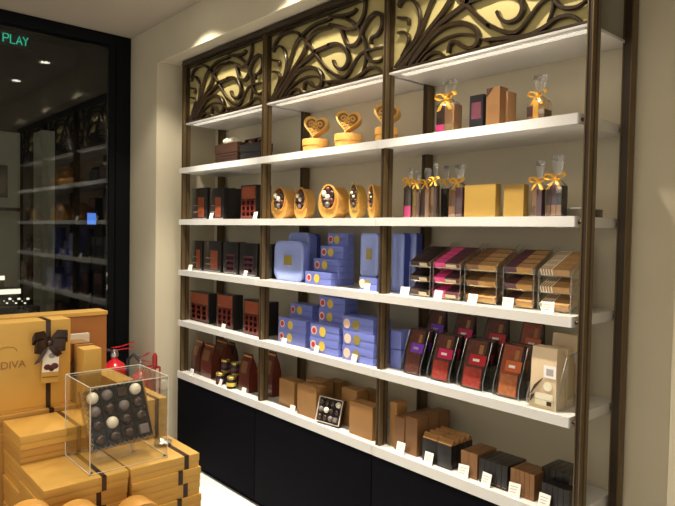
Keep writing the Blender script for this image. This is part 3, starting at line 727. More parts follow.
G1 = 'cellophane bags on the top shelf'; G2 = 'cellophane bags with orange bows on the second shelf'
cello(434.5, 452.5, 103, 80, 1, 2.05, 'cellophane bag with orange bow and a pink packet on the top shelf', [('choc', 'pink', .97), ('kraft', 'gold_foil', .95)], G1, bs=.034)
cello(525, 544, 100, 76, 1, 2.07, 'clear cellophane bag with orange ribbon at the open end of the top shelf', [('plum', 'kraft', .78), ('ribbon_gold', None, 1.0), ('copper', None, .6)], G1, bs=.024)
FA = [[('choc', 'pink', .95)], [('gold_foil', 'kraft', .9), ('copper', None, .8)], [('darkbrown', None, .95), ('kraft', None, .9)], [('kraft', 'copper', .9), ('darkbrown', None, .95)], [('black', None, .9)], [('copper', 'kraft', .85), ('plum', 'choc_red', .95)]]
for i, (a, b, yc, yt, Y, lab) in enumerate([
    (402.5, 410, 184, 170, 2.03, 'cellophane bag with a pink packet, beside the second bronze post'),
    (411, 418, 186, 172, 2.02, 'cellophane bag of gold foil bars next to the pink packet bag'),
    (419, 428, 186, 170, 2.03, 'cellophane bag of dark and kraft bars with a large orange bow'),
    (429, 435.4, 184, 165, 2.002, 'cellophane bag of kraft and dark bars with the highest clear tail'),
    (439.4, 446.5, 185, 168, 2.16, 'cellophane bag of black bars standing slightly back'),
    (447, 461.5, 186, 166, 2.03, 'wide cellophane bag of plum striped bars against the gold box')]):
    cello(a, b, yc, yt, 2, Y, lab, FA[i], G2, bs=(.019, .017, .019, .017, .015, .022)[i])
cello(529.5, 541, 186, 163, 2, 2.03, 'cellophane bag of pinkish bars next to the square gold boxes', [('kraft', 'copper', .9), ('plum', None, .9)], G2, bs=.022, dx=.02)
cello(544, 561, 184, 157, 2, 2.02, 'large cellophane bag of dark bars at the open end of the second shelf', [('darkbrown', 'copper', .95), ('plum', 'kraft', .97), ('black', 'kraft', .95)], G2, bs=.026)
# dark and kraft boxes between the top shelf bags
Y = 2.06; z = L[1]+E_
X0, X1 = XF(469, Y, z), XF(482.5, Y, z)
carton('dark_gift_box', 'glossy black box with slanted top on the top shelf beside a kraft box', 'gift box', 'boxes on the top shelf at the open end', X0, X1, Y, .06, z, ztop(476, 95, Y), 'black_gloss', [(.15, .35, .85, .8, 'plum')])
X0, X1 = XF(485.5, Y-.02, z), XF(499, Y-.02, z); zt = ztop(492, 87.5, Y-.02)
t = thing('kraft_gift_box', 'tall kraft box with a dark corner on the top shelf', 'gift box', ((X0+X1)/2, Y, z), 'boxes on the top shelf at the open end')
B(X0, Y-.02, z, X1, Y+.035, zt, 'copper', c=.001).build('body', t)
m = MB(); m.prism([(X0+.002, zt-.002), (X0+(X1-X0)*.5, zt-.002), (X0+.002, zt-.035)], Y-.0212, Y-.0203, 'darkbrown', 'y'); m.build('corner_print', t)
X0, X1 = XF(501, Y+.02, z), XF(507, Y+.02, z)
carton('kraft_gift_box', 'slimmer kraft box standing past the tall kraft box on the top shelf', 'gift box', 'boxes on the top shelf at the open end', X0, X1, Y+.02, .06, z, ztop(504, 91.5, Y+.02), 'kraft')
# two square gold boxes
for a, b, yt, Y, lab in [(464, 495, 184.5, 2.03, 'square flat gold box standing next to the plum striped bag'), (503, 523, 184.5, 2.04, 'square flat gold box standing second, beside the pinkish bag')]:
    zq = L[2]+E_; carton('square_gold_box', lab, 'gift box', 'square gold boxes on the second shelf', XF(a, Y, zq), XF(b, Y, zq), Y, .035, zq, ztop((a+b)/2, yt, Y), 'square_gold')
# clear riser at the end of the second shelf
m = MB(); Xr0, Xr1 = XF(566, 2.10, L[2]), POST[3]-.045
m.box(Xr0, 2.06, L[2]+.030, Xr1, 2.20, L[2]+.033, 'acrylic'); m.box(Xr1-.003, 2.06, L[2]+E_, Xr1, 2.20, L[2]+.0295, 'acrylic_edge')
m.box(Xr0, 2.06, L[2]+E_, Xr0+.003, 2.20, L[2]+.0295, 'acrylic_edge'); m.box(Xr0, 2.0585, L[2]+.030, Xr1, 2.0598, L[2]+.033, 'acrylic_edge')
meta(m.build('acrylic_riser', None, ((Xr0+Xr1)/2, 2.13, L[2]+E_)), 'small clear acrylic riser at the open end of the second shelf', 'display stand')
# ---- sloped racks of chocolate bars on the third shelf
z3 = L[3]
RK = [(411, 430, 'black', ['darkbrown', 'black'], 'gold_brown', 'black'), (434.5, 460, 'pink and plum', ['pink', 'plum'], 'bar_gold', 'pink'),
      (466, 496, 'tan gold', ['copper', 'gold_brown'], 'bar_gold', 'tan'), (504.5, 533, 'plum edged gold', ['plum', 'gold_brown'], 'bar_gold', 'plum'),
      (540, 570, 'white patterned gold', ['cream', 'gold_brown'], 'bar_gold', 'cream')]
for c, (a, b, nm, tops, front, _) in enumerate(RK):
    Y = 2.035; z = z3+E_; X0, X1 = XF(a, Y, z), XF(b, Y, z); w = X1-X0
    t = thing('acrylic_bar_rack', 'clear sloped acrylic rack holding %s chocolate bars' % nm, 'display rack', ((X0+X1)/2, Y+.09, z), 'sloped acrylic racks on the third shelf')
    tierh, tiers = .062, 3; slope = math.radians(24); D_ = .16
    for sx in (0, 1):
        x = X0-.005 if sx == 0 else X1+.003
        m = MB(); m.prism([(Y-.006, z), (Y+D_+.03, z), (Y+D_+.03, z+.20+.035), (Y+D_-.01, z+.235), (Y-.006, z+.15)], x, x+.002, 'acrylic', 'x'); m.build('side_panel', t)
        m = MB(); m.tube([(x+.001, Y-.007, z+.001), (x+.001, Y-.007, z+.15), (x+.001, Y+D_-.01, z+.236)], .0012, 'acrylic_edge', 6); m.build('side_edge', t)
    for k in range(tiers):
        zz = z+.004+k*tierh
        Tm = rot_about((0, Y, zz), 'X', slope)
        m = MB(); m.X = Tm; m.box(X0-.002, Y, zz-.002, X1+.002, Y+D_, zz, 'acrylic'); m.box(X0-.002, Y-.002, zz-.002, X1+.002, Y, zz+.006, 'acrylic'); m.build('sloped_shelf', t)
        nb = 4 if k == 2 else 2
        for q in range(nb):
            d0 = Y+.001+q*.039; th = .026; step = 0
            m = MB(); m.X = Tm
            m.box(X0+.002, d0, zz+.0008, X1-.002, d0+.037, zz+th, front, c=.0015)
            # printed top and label: dark or coloured band along one end
            xs = X0+.003+(w-.006)*(.0 if c else 0)
            m.box(X0+.0015, d0-.0003, zz+.001, X0+w*(.42 if tops[0] != 'darkbrown' else .97), d0+.037, zz+th+.0006, tops[0])
            if c < 2: m.box(X0+w*.43, d0-.0003, zz+.001, X1-.004, d0+.037, zz+th+.0006, tops[1])
            if c == 4:
                for s_ in range(4): m.box(X0+.006+s_*w*.09, d0-.0007, zz+.004, X0+.012+s_*w*.09, d0+.03, zz+th+.001, 'kraft')
            else:
                m.box(X0+w*.45, d0-.0009, zz+.006, X0+w*.85, d0-.0004, zz+th-.006, 'cream_pack' if c in (0, 1) else 'gold_side')
                m.box(X0+w*.1, d0-.0008, zz+.0012, X1-.003, d0-.0004, zz+.0045, 'gold_foil'); m.box(X0+.002, d0+.0355, zz+.002, X1-.002, d0+.0378, zz+th+.0010, 'darkbrown')  # dark rear strip puts the shade of the gap between rows into colour
            pos = ['lowest', 'middle', 'top'][k]; rw = ['front', 'second', 'third', 'rear'][q]
            meta(m.build('chocolate_bar', None, ((X0+X1)/2, Y, zz)), '%s chocolate bar, %s row of its rack\'s %s tier' % (nm, rw, pos), 'chocolate bar', nm+' chocolate bars on the third shelf')
# ---- stand up pouches in clear holders on the fourth shelf
PC = [('purple', 'purple', 'picture_dark', 'black'), ('magenta', 'magenta', 'picture_berry', 'black'), ('red', 'red', 'picture_berry', 'black'), ('orange', 'orange_print', 'picture_warm', 'black')]
def pouch(X0, X1, Y, dep, z, z1, lab, lk, pic, side, group):
    t = thing('chocolate_pouch', lab, 'pouch', ((X0+X1)/2, Y+dep/2, z), group); w = X1-X0; h = z1-z; lean = .030
    yc = lambda f_: Y+dep/2+lean*f_
    hd = lambda f_: dep/2*(1.0 if f_ < .5 else 1-(f_-.5)*1.75)
    m = MB(); lo = []
    for f_, s_ in ((0, .03), (.03, 0), (.3, 0), (.5, .005), (.7, .02), (.85, .03), (.94, .035), (1, .04)):
        q = max(.002, hd(f_)); a, b = X0+w*s_, X1-w*s_
        lo.append([Vector((a, yc(f_)-q*.8, z+h*f_)), Vector((a+w*.2, yc(f_)-q, z+h*f_)), Vector((b-w*.2, yc(f_)-q, z+h*f_)), Vector((b, yc(f_)-q*.8, z+h*f_)), Vector((b, yc(f_)+q*.8, z+h*f_)), Vector((b-w*.2, yc(f_)+q, z+h*f_)), Vector((a+w*.2, yc(f_)+q, z+h*f_)), Vector((a, yc(f_)+q*.8, z+h*f_))])
    m.loft(lo, side); m.build('pouch_body', t)
    def patch(f0, f1, u0, u1, k, nm, off=.0016):
        m = MB(); n = 6; um = (u0+u1)/2
        m.band([(X0+w*um, yc(f_)-max(.002, hd(f_))-off, z+h*f_) for f_ in [f0+(f1-f0)*i/n for i in range(n+1)]], (w*(u1-u0), 0, 0), k, .0012); m.build(nm, t)
    patch(.03, .98, .10, .90, 'picture_dark' if lk != 'orange_print' else 'rust', 'front_print', .0008)
    patch(.05, .44, .14, .86, pic, 'picture_patch')
    patch(.50, .70, .30, .98, lk, 'label_patch')
    patch(.57, .62, .45, .72, 'tag_white' if lk != 'purple' else 'stripe', 'lettering', .0030)
    patch(.72, .90, .62, .78, 'gold_brown', 'gold_print')
z4 = L[4]+E_
def holder(X0, X1, Y, z, h, D_, nm):
    t = thing('acrylic_pouch_holder', 'clear acrylic holder around the %s' % nm, 'display rack', ((X0+X1)/2, Y+D_/2, z), 'clear pouch holders on the fourth shelf')
    for x in (X0-.006, X1+.004):
        m = MB(); m.prism([(Y-.006, z), (Y+D_, z), (Y+D_, z+h), (Y+D_*.45, z+h*.95), (Y-.006, z+.04)], x, x+.002, 'acrylic', 'x'); m.build('side_panel', t)
        m = MB(); m.tube([(x+.001, Y-.007, z+.002), (x+.001, Y-.007, z+.04), (x+.001, Y+.02, z+h*.55), (x+.001, Y+D_*.45, z+h*.95), (x+.001, Y+D_, z+h)], .0012, 'acrylic_edge', 6); m.build('side_edge', t)
    m = MB(); m.box(X0-.0038, Y-.008, z, X1+.0038, Y-.006, z+.035, 'acrylic'); m.box(X0-.0038, Y-.008, z+.035, X1+.0038, Y-.006, z+.0362, 'acrylic_edge'); m.build('front_lip', t)
for i, (a, b, yt) in enumerate([(402.5, 420, 328), (429, 449, 333), (459, 482.5, 338), (495, 518, 343)]):
    nm, lk, pic, side = PC[i]; Y = 2.015; X0, X1 = XF(a, Y, z4), XF(b, Y, z4); z1 = ztop((a+b)/2, yt, Y+.05); g = 'chocolate pouches on the fourth shelf'
    pouch(X0, X1, Y, .042, z4, z1, 'front %s labelled chocolate pouch in its clear holder' % nm, lk, pic, side, g)
    pouch(X0, X1, Y+.048, .042, z4, z1, 'second %s labelled chocolate pouch, close behind the front one' % nm, lk, pic, side, g)
    r = MB(); r.box(X0, Y+.125, z4, X1, Y+.21, z4+.072, 'acrylic'); r.box(X0, Y+.1235, z4+.069, X1, Y+.1248, z4+.072, 'acrylic_edge')
    meta(r.build('acrylic_riser', None, ((X0+X1)/2, Y+.16, z4)), 'clear acrylic step under the rear %s labelled pouch' % nm, 'display stand', 'clear steps on the fourth shelf')
    pouch(X0, X1, Y+.13, .042, z4+.0725, min(z1+.072, L[3]-.045), 'rear %s labelled chocolate pouch raised on a clear step' % nm, lk, pic, side, g)
    holder(X0, X1, Y, z4, (z1-z4)*1.02, .11, nm+' labelled pouches')
def white_pack(X0, X1, Y, dep, z, z1, lab):
    w, h = X1-X0, z1-z; t = thing('cream_chocolate_pack', lab, 'pouch', ((X0+X1)/2, Y+dep/2, z), 'cream packs on the fourth shelf')
    m = MB(); lo = []
    for f_, q in ((0, .5), (.04, .52), (.75, .50), (1, .40)): lo.append([Vector((X0+w*.04*f_, Y+dep*(.5-q), z+h*f_)), Vector((X1-w*.04*f_, Y+dep*(.5-q), z+h*f_)), Vector((X1-w*.04*f_, Y+dep*(.5+q), z+h*f_)), Vector((X0+w*.04*f_, Y+dep*(.5+q), z+h*f_))])
    m.loft(lo, 'cream_pack'); m.build('pack_body', t)
    yf = Y-dep*.02-.0012
    m = MB(); m.box(X0+w*.52, yf-.0008, z+h*.52, X0+w*.98, yf, z+h*.72, 'tag_white'); m.box(X0+w*.62, yf-.0012, z+h*.56, X0+w*.88, yf-.0009, z+h*.67, 'stripe'); m.build('label_patch', t)
    m = MB(); m.tube([(X0+w*.05, yf-.001, z+h*.22), (X0+w*.22, yf-.001, z+h*.36), (X0+w*.48, yf-.001, z+h*.50)], [.002, .005, .0015], 'choc', 6); m.tube([(X0+w*.04, yf-.001, z+h*.10), (X0+w*.12, yf-.001, z+h*.20), (X0+w*.18, yf-.001, z+h*.22)], [.002, .006, .002], 'choc', 6)
    m.box(X0+w*.22, yf-.0008, z+h*.06, X0+w*.88, yf, z+h*.26, 'cream'); m.box(X0+w*.66, yf-.0012, z+h*.07, X0+w*.84, yf-.0009, z+h*.14, 'choc')
    m.lathe([(w*.16, -.001), (w*.16, 0)], (X0+w*.68, yf, z+h*.38), 'cream', 16, 'y'); m.build('picture_patch', t)
Y = 1.99; X0, X1 = XF(529.5, Y, z4), XF(556, Y, z4); z1 = ztop(543, 347.5, Y)
white_pack(X0, X1, Y, .06, z4, z1, 'cream pack with vanilla pod print, foremost at the open end of the fourth shelf')
white_pack(X0, X1, Y+.072, .05, z4, z1-.01, 'cream pack hidden directly behind the foremost vanilla pack')
r = MB(); r.box(X0, Y+.135, z4, X1, Y+.21, z4+.040, 'acrylic'); meta(r.build('acrylic_riser', None, ((X0+X1)/2, Y+.17, z4)), 'clear acrylic step under the rear cream pack', 'display stand', 'clear steps on the fourth shelf')
white_pack(X0, X1, Y+.14, .05, z4+.0405, min(z1+.035, L[3]-.045), 'rear cream pack raised on a clear step at the open end')
holder(X0, X1, Y-.003, z4, (z1-z4)*.9, .13, 'cream vanilla packs')
# ---- boxes on the lowest shelf at the open end
G6 = 'small boxes on the lowest shelf at the open end'
zz = z5
for q, (a, b) in enumerate([(394, 404), (405, 416.5)]):
    for k in range(3):
        Y = 2.005+k*.075
        X0, X1 = XF(a, 2.005, zz), XF(b, 2.005, zz); z1 = ztop(a, 415.5, 2.005)
        carton('copper_box', ['front', 'middle', 'rear'][k]+' copper brown box in the '+['row beside the second bronze post', 'row touching the black bar bundle'][q], 'gift box', G6, X0, X1, Y, .073, zz, z1, 'copper')
# black tall sticks with gold tops in a grid
def stick(X0, X1, Y0, Y1, z, z1, lab):
    t = thing('chocolate_stick_box', lab, 'chocolate box', ((X0+X1)/2, (Y0+Y1)/2, z), 'gold topped black stick boxes')
    B(X0, Y0, z, X1, Y1, z1-.022, 'black', c=.0008).build('body', t)
    m = MB(); ym = (Y0+Y1)/2
    m.prism([(Y0, z1-.0215), (Y1, z1-.0215), (ym+.003, z1), (ym-.003, z1)], X0+.0005, X1-.0005, 'gold_brown', 'x'); m.build('gold_top', t)
xs = [422, 436.5, 451]; rown = ['front', 'second', 'third', 'rear']
for c in range(2):
    for k in range(4):
        Y = 1.998+k*.036; X0, X1 = XF(xs[c], 1.998, zz)+.001, XF(xs[c+1], 1.998, zz)-.001; z1 = ztop(440, 437.5, 1.998)
        stick(X0, X1, Y, Y+.034, zz, z1, 'black stick box with folded gold top, %s row on the %s side' % (rown[k], ['copper box', 'brown box'][c]))
def slabs(px0, px1, ytop, n, k, what, where, Y=1.998, dep=.14, extra=None):
    X0, X1 = XF(px0, Y, zz), XF(px1, Y, zz); z1 = ztop(px0, ytop, Y)
    for i in range(n):
        a, b = X0+(X1-X0)*i/n, X0+(X1-X0)*(i+1)/n-.0012
        nmz = ['first', 'second', 'third', 'fourth', 'fifth', 'sixth', 'seventh'][i]
        h1 = z1+(extra[i] if extra else 0)
        carton('slim_chocolate_box', '%s slim %s %s' % (nmz, what, where), 'chocolate box', G6, a, b, Y, dep, zz, h1, k, [(.2, .1, .8, .12, 'gold_brown')], c=.001)
slabs(460.5, 477, 449.5, 2, 'copper', 'copper brown box', 'beside the gold topped stick boxes', dep=.13)
slabs(479, 507, 457.5, 5, 'black', 'black box', 'in the upright set between two brown sets', dep=.13)
slabs(510, 534, 467.5, 5, 'copper', 'russet box', 'in the upright set beyond the black one', dep=.10)
slabs(541, 569, 482, 5, 'black', 'charcoal box', 'in the front row before the end post', dep=.055)
X0 = XF(541, 1.998, zz)
slabs(541, 569, 466, 4, 'black', 'taller charcoal box', 'in the rear row before the end post', Y=2.06, dep=.12)
# ---- price tags
for px, py, lv, wh in [
 (210.5, 216, 2, 'before the orange window carton on the second shelf'), (254.5, 222, 2, 'at the seam of the second shelf beside the bronze post'),
 (189.5, 268, 3, 'before the narrow orange strip carton'), (244.5, 274, 3, 'before the fourth black carton on the third shelf'),
 (222.5, 326, 4, 'before the middle red printed carton'), (191, 371, 5, 'at the pillar end before the slim bag'), (219.5, 381, 5, 'before the small gold lidded jars'),
 (243, 391, 5, 'before the bag beside the bronze post'), (366, 287, 3, 'on the small blue box under the large tin'), (283, 341, 4, 'before the two blue box stack past the black carton'),
 (315.5, 349, 4, 'before the mid stack of red sealed blue boxes'), (353, 359.5, 4, 'before the pale sealed blue stack'), (291.5, 407, 5, 'between the first two gold brown boxes'),
 (404, 291, 3, 'before the black bar rack'), (437, 297, 3, 'before the pink and plum bar rack'), (471.5, 302, 3, 'before the tan gold bar rack'), (507, 303, 3, 'before the plum edged bar rack'),
 (547, 308, 3, 'before the white patterned bar rack'), (399.5, 448, 5, 'before the copper brown boxes'), (427.5, 459.5, 5, 'before the gold topped stick boxes'), (462.5, 473, 5, 'before the first slim copper box'),
 (485, 481, 5, 'before the upright black slim boxes'), (513.5, 491, 5, 'before the upright russet slim boxes'), (543, 500, 5, 'before the charcoal boxes at the end post')]:
    tag(px, py, lv, wh, h=(.050 if lv == 5 else .042) if px > 390 else .040, w=.044 if px > 390 else .040)
# ================================================================== the gift table
TX0, TX1, TY0, TY1 = -2.42, -1.36, .05, .95
t = thing('display_table', 'brown wooden display table carrying the stacks of gold gift boxes', 'table', (-1.9, .5, 0))
B(TX0, TY0, .66, TX1, TY1, .70, 'table_wood', c=.004).build('table_top', t)
for x in (TX0+.05, TX1-.05):
    for y in (TY0+.05, TY1-.05): B(x-.03, y-.03, 0, x+.03, y+.03, .6595, 'table_wood', c=.003).build('leg', t)
B(TX0+.04, TY0+.04, .58, TX1-.04, TY1-.04, .655, 'table_wood').build('apron', t)
def big(name, label, x0, x1, y0, y1, z0, z1, k='gold', ribbon=None, group=None, axis='x', split=.45, cat='gift box', rk='ribbon_brown', rw=.014, lidk=None):
    """gift box with base, lid and a flat ribbon round the middle (ribbon = its y)"""
    t = thing(name, label, cat, ((x0+x1)/2, (y0+y1)/2, z0), group)
    zs = z0+(z1-z0)*split
    B(x0+.0012, y0+.0012, z0, x1-.0012, y1-.0012, zs, k, c=.0012).build('base', t)
    B(x0, y0, zs+.0004, x1, y1, z1, lidk or k, c=.0016).build('lid', t)
    if ribbon is not None:
        m = MB(); a, b = ribbon-rw/2, ribbon+rw/2; e = .0012
        m.box(x1, a, z0+.001, x1+e, b, z1+e, rk); m.box(x0-e, a, z1, x1+e, b, z1+e, rk); m.box(x0-e, a, z0+.001, x0, b, z1+e, rk)
        m.build('ribbon', t)
    return t
FX = -1.546; H_ = .0385; z = .93
layer = ['topmost', 'second', 'third', 'fourth', 'fifth', 'lowest']
# two columns of flat boxes along the front of the table
offs = [0, .004, .002, .006, .001, .003]
for k in range(6):
    z1 = .93-k*H_; z0 = z1-H_+.0005
    o = offs[k]
    big('flat_gift_box', 'flat gold gift box with brown ribbon, %s of the end stack by the white floor' % layer[k], -1.74+o, FX+o, .662+o*.6, .862+o*.8, z0, z1, ribbon=.80+.018*((k+1) % 2)*1.0-.006*k*.3+.004, group='flat gold boxes in the end stack', rw=.013)
    big('flat_gift_box', 'flat gold gift box, %s of the stack under the clear case corner' % layer[k], -1.752-o*.5, FX-o, .448-o*.6, .656-o*.3, z0, z1, ribbon=.592-.012*(k % 2), group='flat gold boxes in the stack under the case', rw=.012, k='gold')
for k in range(6):
    z1 = .93-k*H_; o = offs[5-k]*.6
    big('flat_gift_box', 'flat gold gift box at the back corner, %s layer supporting the raised step' % layer[k], -1.934+o, -1.7585, .452-o, .655, z1-H_+.0005, z1, group='flat gold boxes under the raised step')
# set back stack of two layers
for k in range(2):
    z0 = .9305+k*.038
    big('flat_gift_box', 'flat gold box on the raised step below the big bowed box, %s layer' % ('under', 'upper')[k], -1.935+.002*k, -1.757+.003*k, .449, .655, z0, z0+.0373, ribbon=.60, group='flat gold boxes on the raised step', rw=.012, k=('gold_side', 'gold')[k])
# risers hidden by the boxes hold up the back rows
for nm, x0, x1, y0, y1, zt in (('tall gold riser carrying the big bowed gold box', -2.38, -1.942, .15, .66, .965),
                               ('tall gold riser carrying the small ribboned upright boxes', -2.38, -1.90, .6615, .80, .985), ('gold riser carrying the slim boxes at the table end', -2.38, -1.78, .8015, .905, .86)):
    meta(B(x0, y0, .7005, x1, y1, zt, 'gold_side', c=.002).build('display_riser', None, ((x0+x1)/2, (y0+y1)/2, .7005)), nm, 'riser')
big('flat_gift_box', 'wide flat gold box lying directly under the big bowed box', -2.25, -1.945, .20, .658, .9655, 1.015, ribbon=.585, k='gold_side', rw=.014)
# the big upright box with logo, bow and tag
bx0, bx1, by0, by1, bz0, bz1 = -2.045, -1.962, .10, .645, 1.0155, 1.280
t = big('bowed_gift_box', 'large upright gold gift box with dark bow, hang tag and embossed lettering', bx0, bx1, by0, by1, bz0, bz1, ribbon=.580, k='gold', split=.03, rw=.014)
m = MB(); P = Vector((bx1+.008, .580, 1.213))
def xband(m, pts, w, k, th=.0012): m.band([Vector(p) for p in pts], w, k, th)
for sy in (-1, 1):
    for up, ln in ((.022, .046), (-.004, .040)):
        xband(m, [P, P+Vector((.014, sy*ln*.4, up+.006)), P+Vector((.020, sy*ln, up+.004)), P+Vector((.012, sy*ln*1.1, up-.010)), P+Vector((.006, sy*ln*.6, up-.016)), P], (.004, 0, .024), 'ribbon_brown', .0014)
xband(m, [P, P+Vector((.008, -.018, -.030)), P+Vector((.004, -.036, -.058))], (.004, .016, .006), 'ribbon_brown')
xband(m, [P, P+Vector((.008, .016, -.028)), P+Vector((.004, .030, -.040))], (.004, .014, .010), 'ribbon_brown')
m.ball(P+Vector((.006, 0, 0)), .010, 'ribbon_brown', 10); m.build('bow', t)
m = MB(); T = rot_about((bx1+.012, .575, 1.19), 'X', math.radians(-3)); m.X = T
m.box(bx1+.006, .562, 1.092, bx1+.0075, .612, 1.198, 'gold'); m.box(bx1+.0075, .564, 1.125, bx1+.0082, .610, 1.192, 'tag_white')
for cy, cz, k, r in ((.589, 1.174, 'ink', .010), (.578, 1.140, 'choc_red', .011), (.598, 1.142, 'plum', .012), (.590, 1.133, 'choc', .008)): m.ball((bx1+.0082, cy, cz), r, k, 10, (.15, 1, .8))
m.box(bx1+.0075, .564, 1.108, bx1+.0082, .610, 1.112, 'gold_brown'); m.build('hang_tag', t)
# embossed lettering
def lettering(txt, parent, loc, size, k, rot, ext=.0006, align='LEFT', name='lettering'):
    c = bpy.data.curves.new('lettering', 'FONT'); c.body = txt; c.size = size; c.extrude = ext; c.align_x = align
    tmp = bpy.data.objects.new('tmp', c); COL.objects.link(tmp); dg = bpy.context.evaluated_depsgraph_get()
    me = bpy.data.meshes.new_from_object(tmp.evaluated_get(dg)); bpy.data.objects.remove(tmp)
    me.materials.clear(); me.materials.append(M[k]); me.transform(Matrix.Translation(Vector(loc)-Vector(parent['_w'])) @ rot)
    o = bpy.data.objects.new(name, me); COL.objects.link(o); o.parent = parent; return o
RYZ = Matrix(((0, 0, 1, 0), (1, 0, 0, 0), (0, 1, 0, 0), (0, 0, 0, 1)))
lettering('GODIVA', t, (bx1+.0012, .402, 1.148), .030, 'gold_brown', RYZ)
m = MB(); m.tube([(bx1+.0006, .468+.026*math.cos(a), 1.196+.016*math.sin(a)) for a in [q*math.pi/8 for q in range(0, 9)]], .0008, 'gold_brown', 6); m.build('emblem', t)
# brown upright box behind, pale card, small ribboned boxes
t = thing('upright_gift_box', 'tall upright orange-brown box standing behind the big bowed box', 'gift box', (-2.30, .6, 1.0157))
m = MB(); m.box(-2.345, .31, 1.0157, -2.262, .872, 1.243, 'rust_box' if 'rust_box' in M else 'gold_brown', c=.001); m.build('base', t)
m = MB(); m.box(-2.348, .307, 1.2434, -2.258, .875, 1.2565, 'gold', c=.001); m.build('lid', t)
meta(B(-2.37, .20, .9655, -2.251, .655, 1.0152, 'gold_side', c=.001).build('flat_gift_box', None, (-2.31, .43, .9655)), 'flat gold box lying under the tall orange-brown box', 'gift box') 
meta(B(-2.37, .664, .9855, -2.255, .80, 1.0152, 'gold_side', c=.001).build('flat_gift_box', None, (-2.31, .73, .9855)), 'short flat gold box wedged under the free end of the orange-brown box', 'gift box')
c0 = atX(70, 333, -2.22); c1 = atX(89, 346, -2.22)
meta(B(-2.235, c0.y, .9855, -2.215, c1.y, c0.z-.006, 'white_box', c=.001).build('pale_box', None, (-2.22, (c0.y+c1.y)/2, .9855)), 'plain off-white box standing between the orange-brown and small ribboned boxes', 'box')
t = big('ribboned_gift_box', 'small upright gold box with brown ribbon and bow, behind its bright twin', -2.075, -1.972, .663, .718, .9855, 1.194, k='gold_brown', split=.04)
m = MB(); m.box(-1.998, .6618, .987, -1.986, .663, 1.1952, 'ribbon_brown'); m.box(-1.998, .6618, 1.194, -1.986, .719, 1.1952, 'ribbon_brown'); m.build('ribbon', t)
m = MB(); P = Vector((-1.992, .656, 1.125))
for sx in (-1, 1):
    m.band([P, P+Vector((sx*.018, -.006, .014)), P+Vector((sx*.034, -.006, .008)), P+Vector((sx*.030, -.006, -.008)), P], (0, .010, .014), 'ribbon_brown', .0012)
    m.band([P, P+Vector((sx*.012, -.004, -.014)), P+Vector((sx*.022, -.004, -.030))], (.010, .003, .004), 'ribbon_brown', .0012)
m.ball(P, .006, 'ribbon_brown', 8); m.build('bow', t)
big('upright_gift_box', 'bright upright gold box standing in front of the small ribboned one', -1.966, -1.902, .664, .718, .9855, 1.190, k='gold', split=.04)
# slim boxes at the table end
big('slim_gift_box', 'slim gold box with brown ribbon, standing behind the clear case at the table end', -1.985, -1.80, .824, .887, .8605, 1.030, k='gold', ribbon=.853, split=.5, rw=.012)
big('slim_gift_box', 'slim gold box standing far back, in line behind the ribboned slim box', -2.27, -2.03, .824, .887, .8605, 1.040, k='gold', split=.5)
meta(B(-2.024, .833, .8605, -1.992, .880, 1.012, 'white_box', c=.001).build('pale_box', None, (-2.0, .85, .8605)), 'off-white box squeezed between the two slim gold boxes', 'box')
# silver rosette on the end stack
cx, cy, cz = -1.672, .812, .9318
m = MB()
for q in range(10):
    a = q*2*math.pi/10; d = Vector((math.cos(a), math.sin(a), 0)); n_ = Vector((-math.sin(a), math.cos(a), 0))
    c_ = Vector((cx, cy, cz)); m.band([c_+Vector((0, 0, .004)), c_+d*.012+Vector((0, 0, .012)), c_+d*.026+Vector((0, 0, .008)), c_+d*.020+Vector((0, 0, .001)), c_+Vector((0, 0, .002))], n_*.010, 'steel', .0006)
meta(m.build('ribbon_rosette', None, (cx, cy, cz)), 'shiny silver ribbon rosette lying on the end stack beside the clear case', 'bow')
# ---- clear display case with a tray of pralines inside
ax0, ax1, ay0, ay1, az0, az1 = -1.757, -1.571, .565, .777, .9318, 1.156
t = thing('acrylic_case', 'clear acrylic display case over a tray of chocolates on the gold boxes', 'display case', ((ax0+ax1)/2, (ay0+ay1)/2, az0))
th = .003
for a in ((ax0, ay0, az0, ax1, ay0+th, az1-th), (ax0, ay1-th, az0, ax1, ay1, az1-th), (ax0, ay0+th, az0, ax0+th, ay1-th, az1-th), (ax1-th, ay0+th, az0, ax1, ay1-th, az1-th)): B(*a, 'acrylic').build('side_panel', t)
B(ax0, ay0, az1-th, ax1, ay1, az1, 'acrylic').build('top_panel', t)
m = MB(); e = .0009
cor = [(ax0, ay0), (ax1, ay0), (ax1, ay1), (ax0, ay1)]
for x, y in cor: m.box(x-e, y-e, az0, x+e, y+e, az1, 'acrylic_rim')
for i in range(4):
    (x0, y0), (x1, y1) = cor[i], cor[(i+1) % 4]
    for zz_ in (az0+e, az1): m.box(min(x0, x1)-e, min(y0, y1)-e, zz_-e, max(x0, x1)+e, max(y0, y1)+e, zz_+e, 'acrylic_rim')
m.build('edge', t)
for x, y in cor:
    m = MB(); m.lathe([(.0035, 0), (.0035, .004)], (x+(.006 if x < -1.7 else -.006), y+(.006 if y < .6 else -.006), az0+.0002), 'rubber', 10); m.build('foot', t)
cy = .672
T = Matrix.Translation((-1.640, .682, az0+.036)) @ Matrix.Rotation(math.radians(90-3), 4, 'Z') @ Matrix.Rotation(math.radians(-22), 4, 'X') @ Matrix.Rotation(math.radians(-4.5), 4, 'Y')
t = thing('praline_box', 'open black box of assorted pralines tilted on a clear stand inside the acrylic case', 'chocolate box', (-1.66, .682, az0+.03))
praline_tray(T, .176, .168, t, 4, 4, rim='gold_brown', white=((0, 3), (3, 3), (1, 1)), grey=((3, 0), (1, 3), (2, 2), (0, 2)), br=.40)
m = MB(); m.X = T
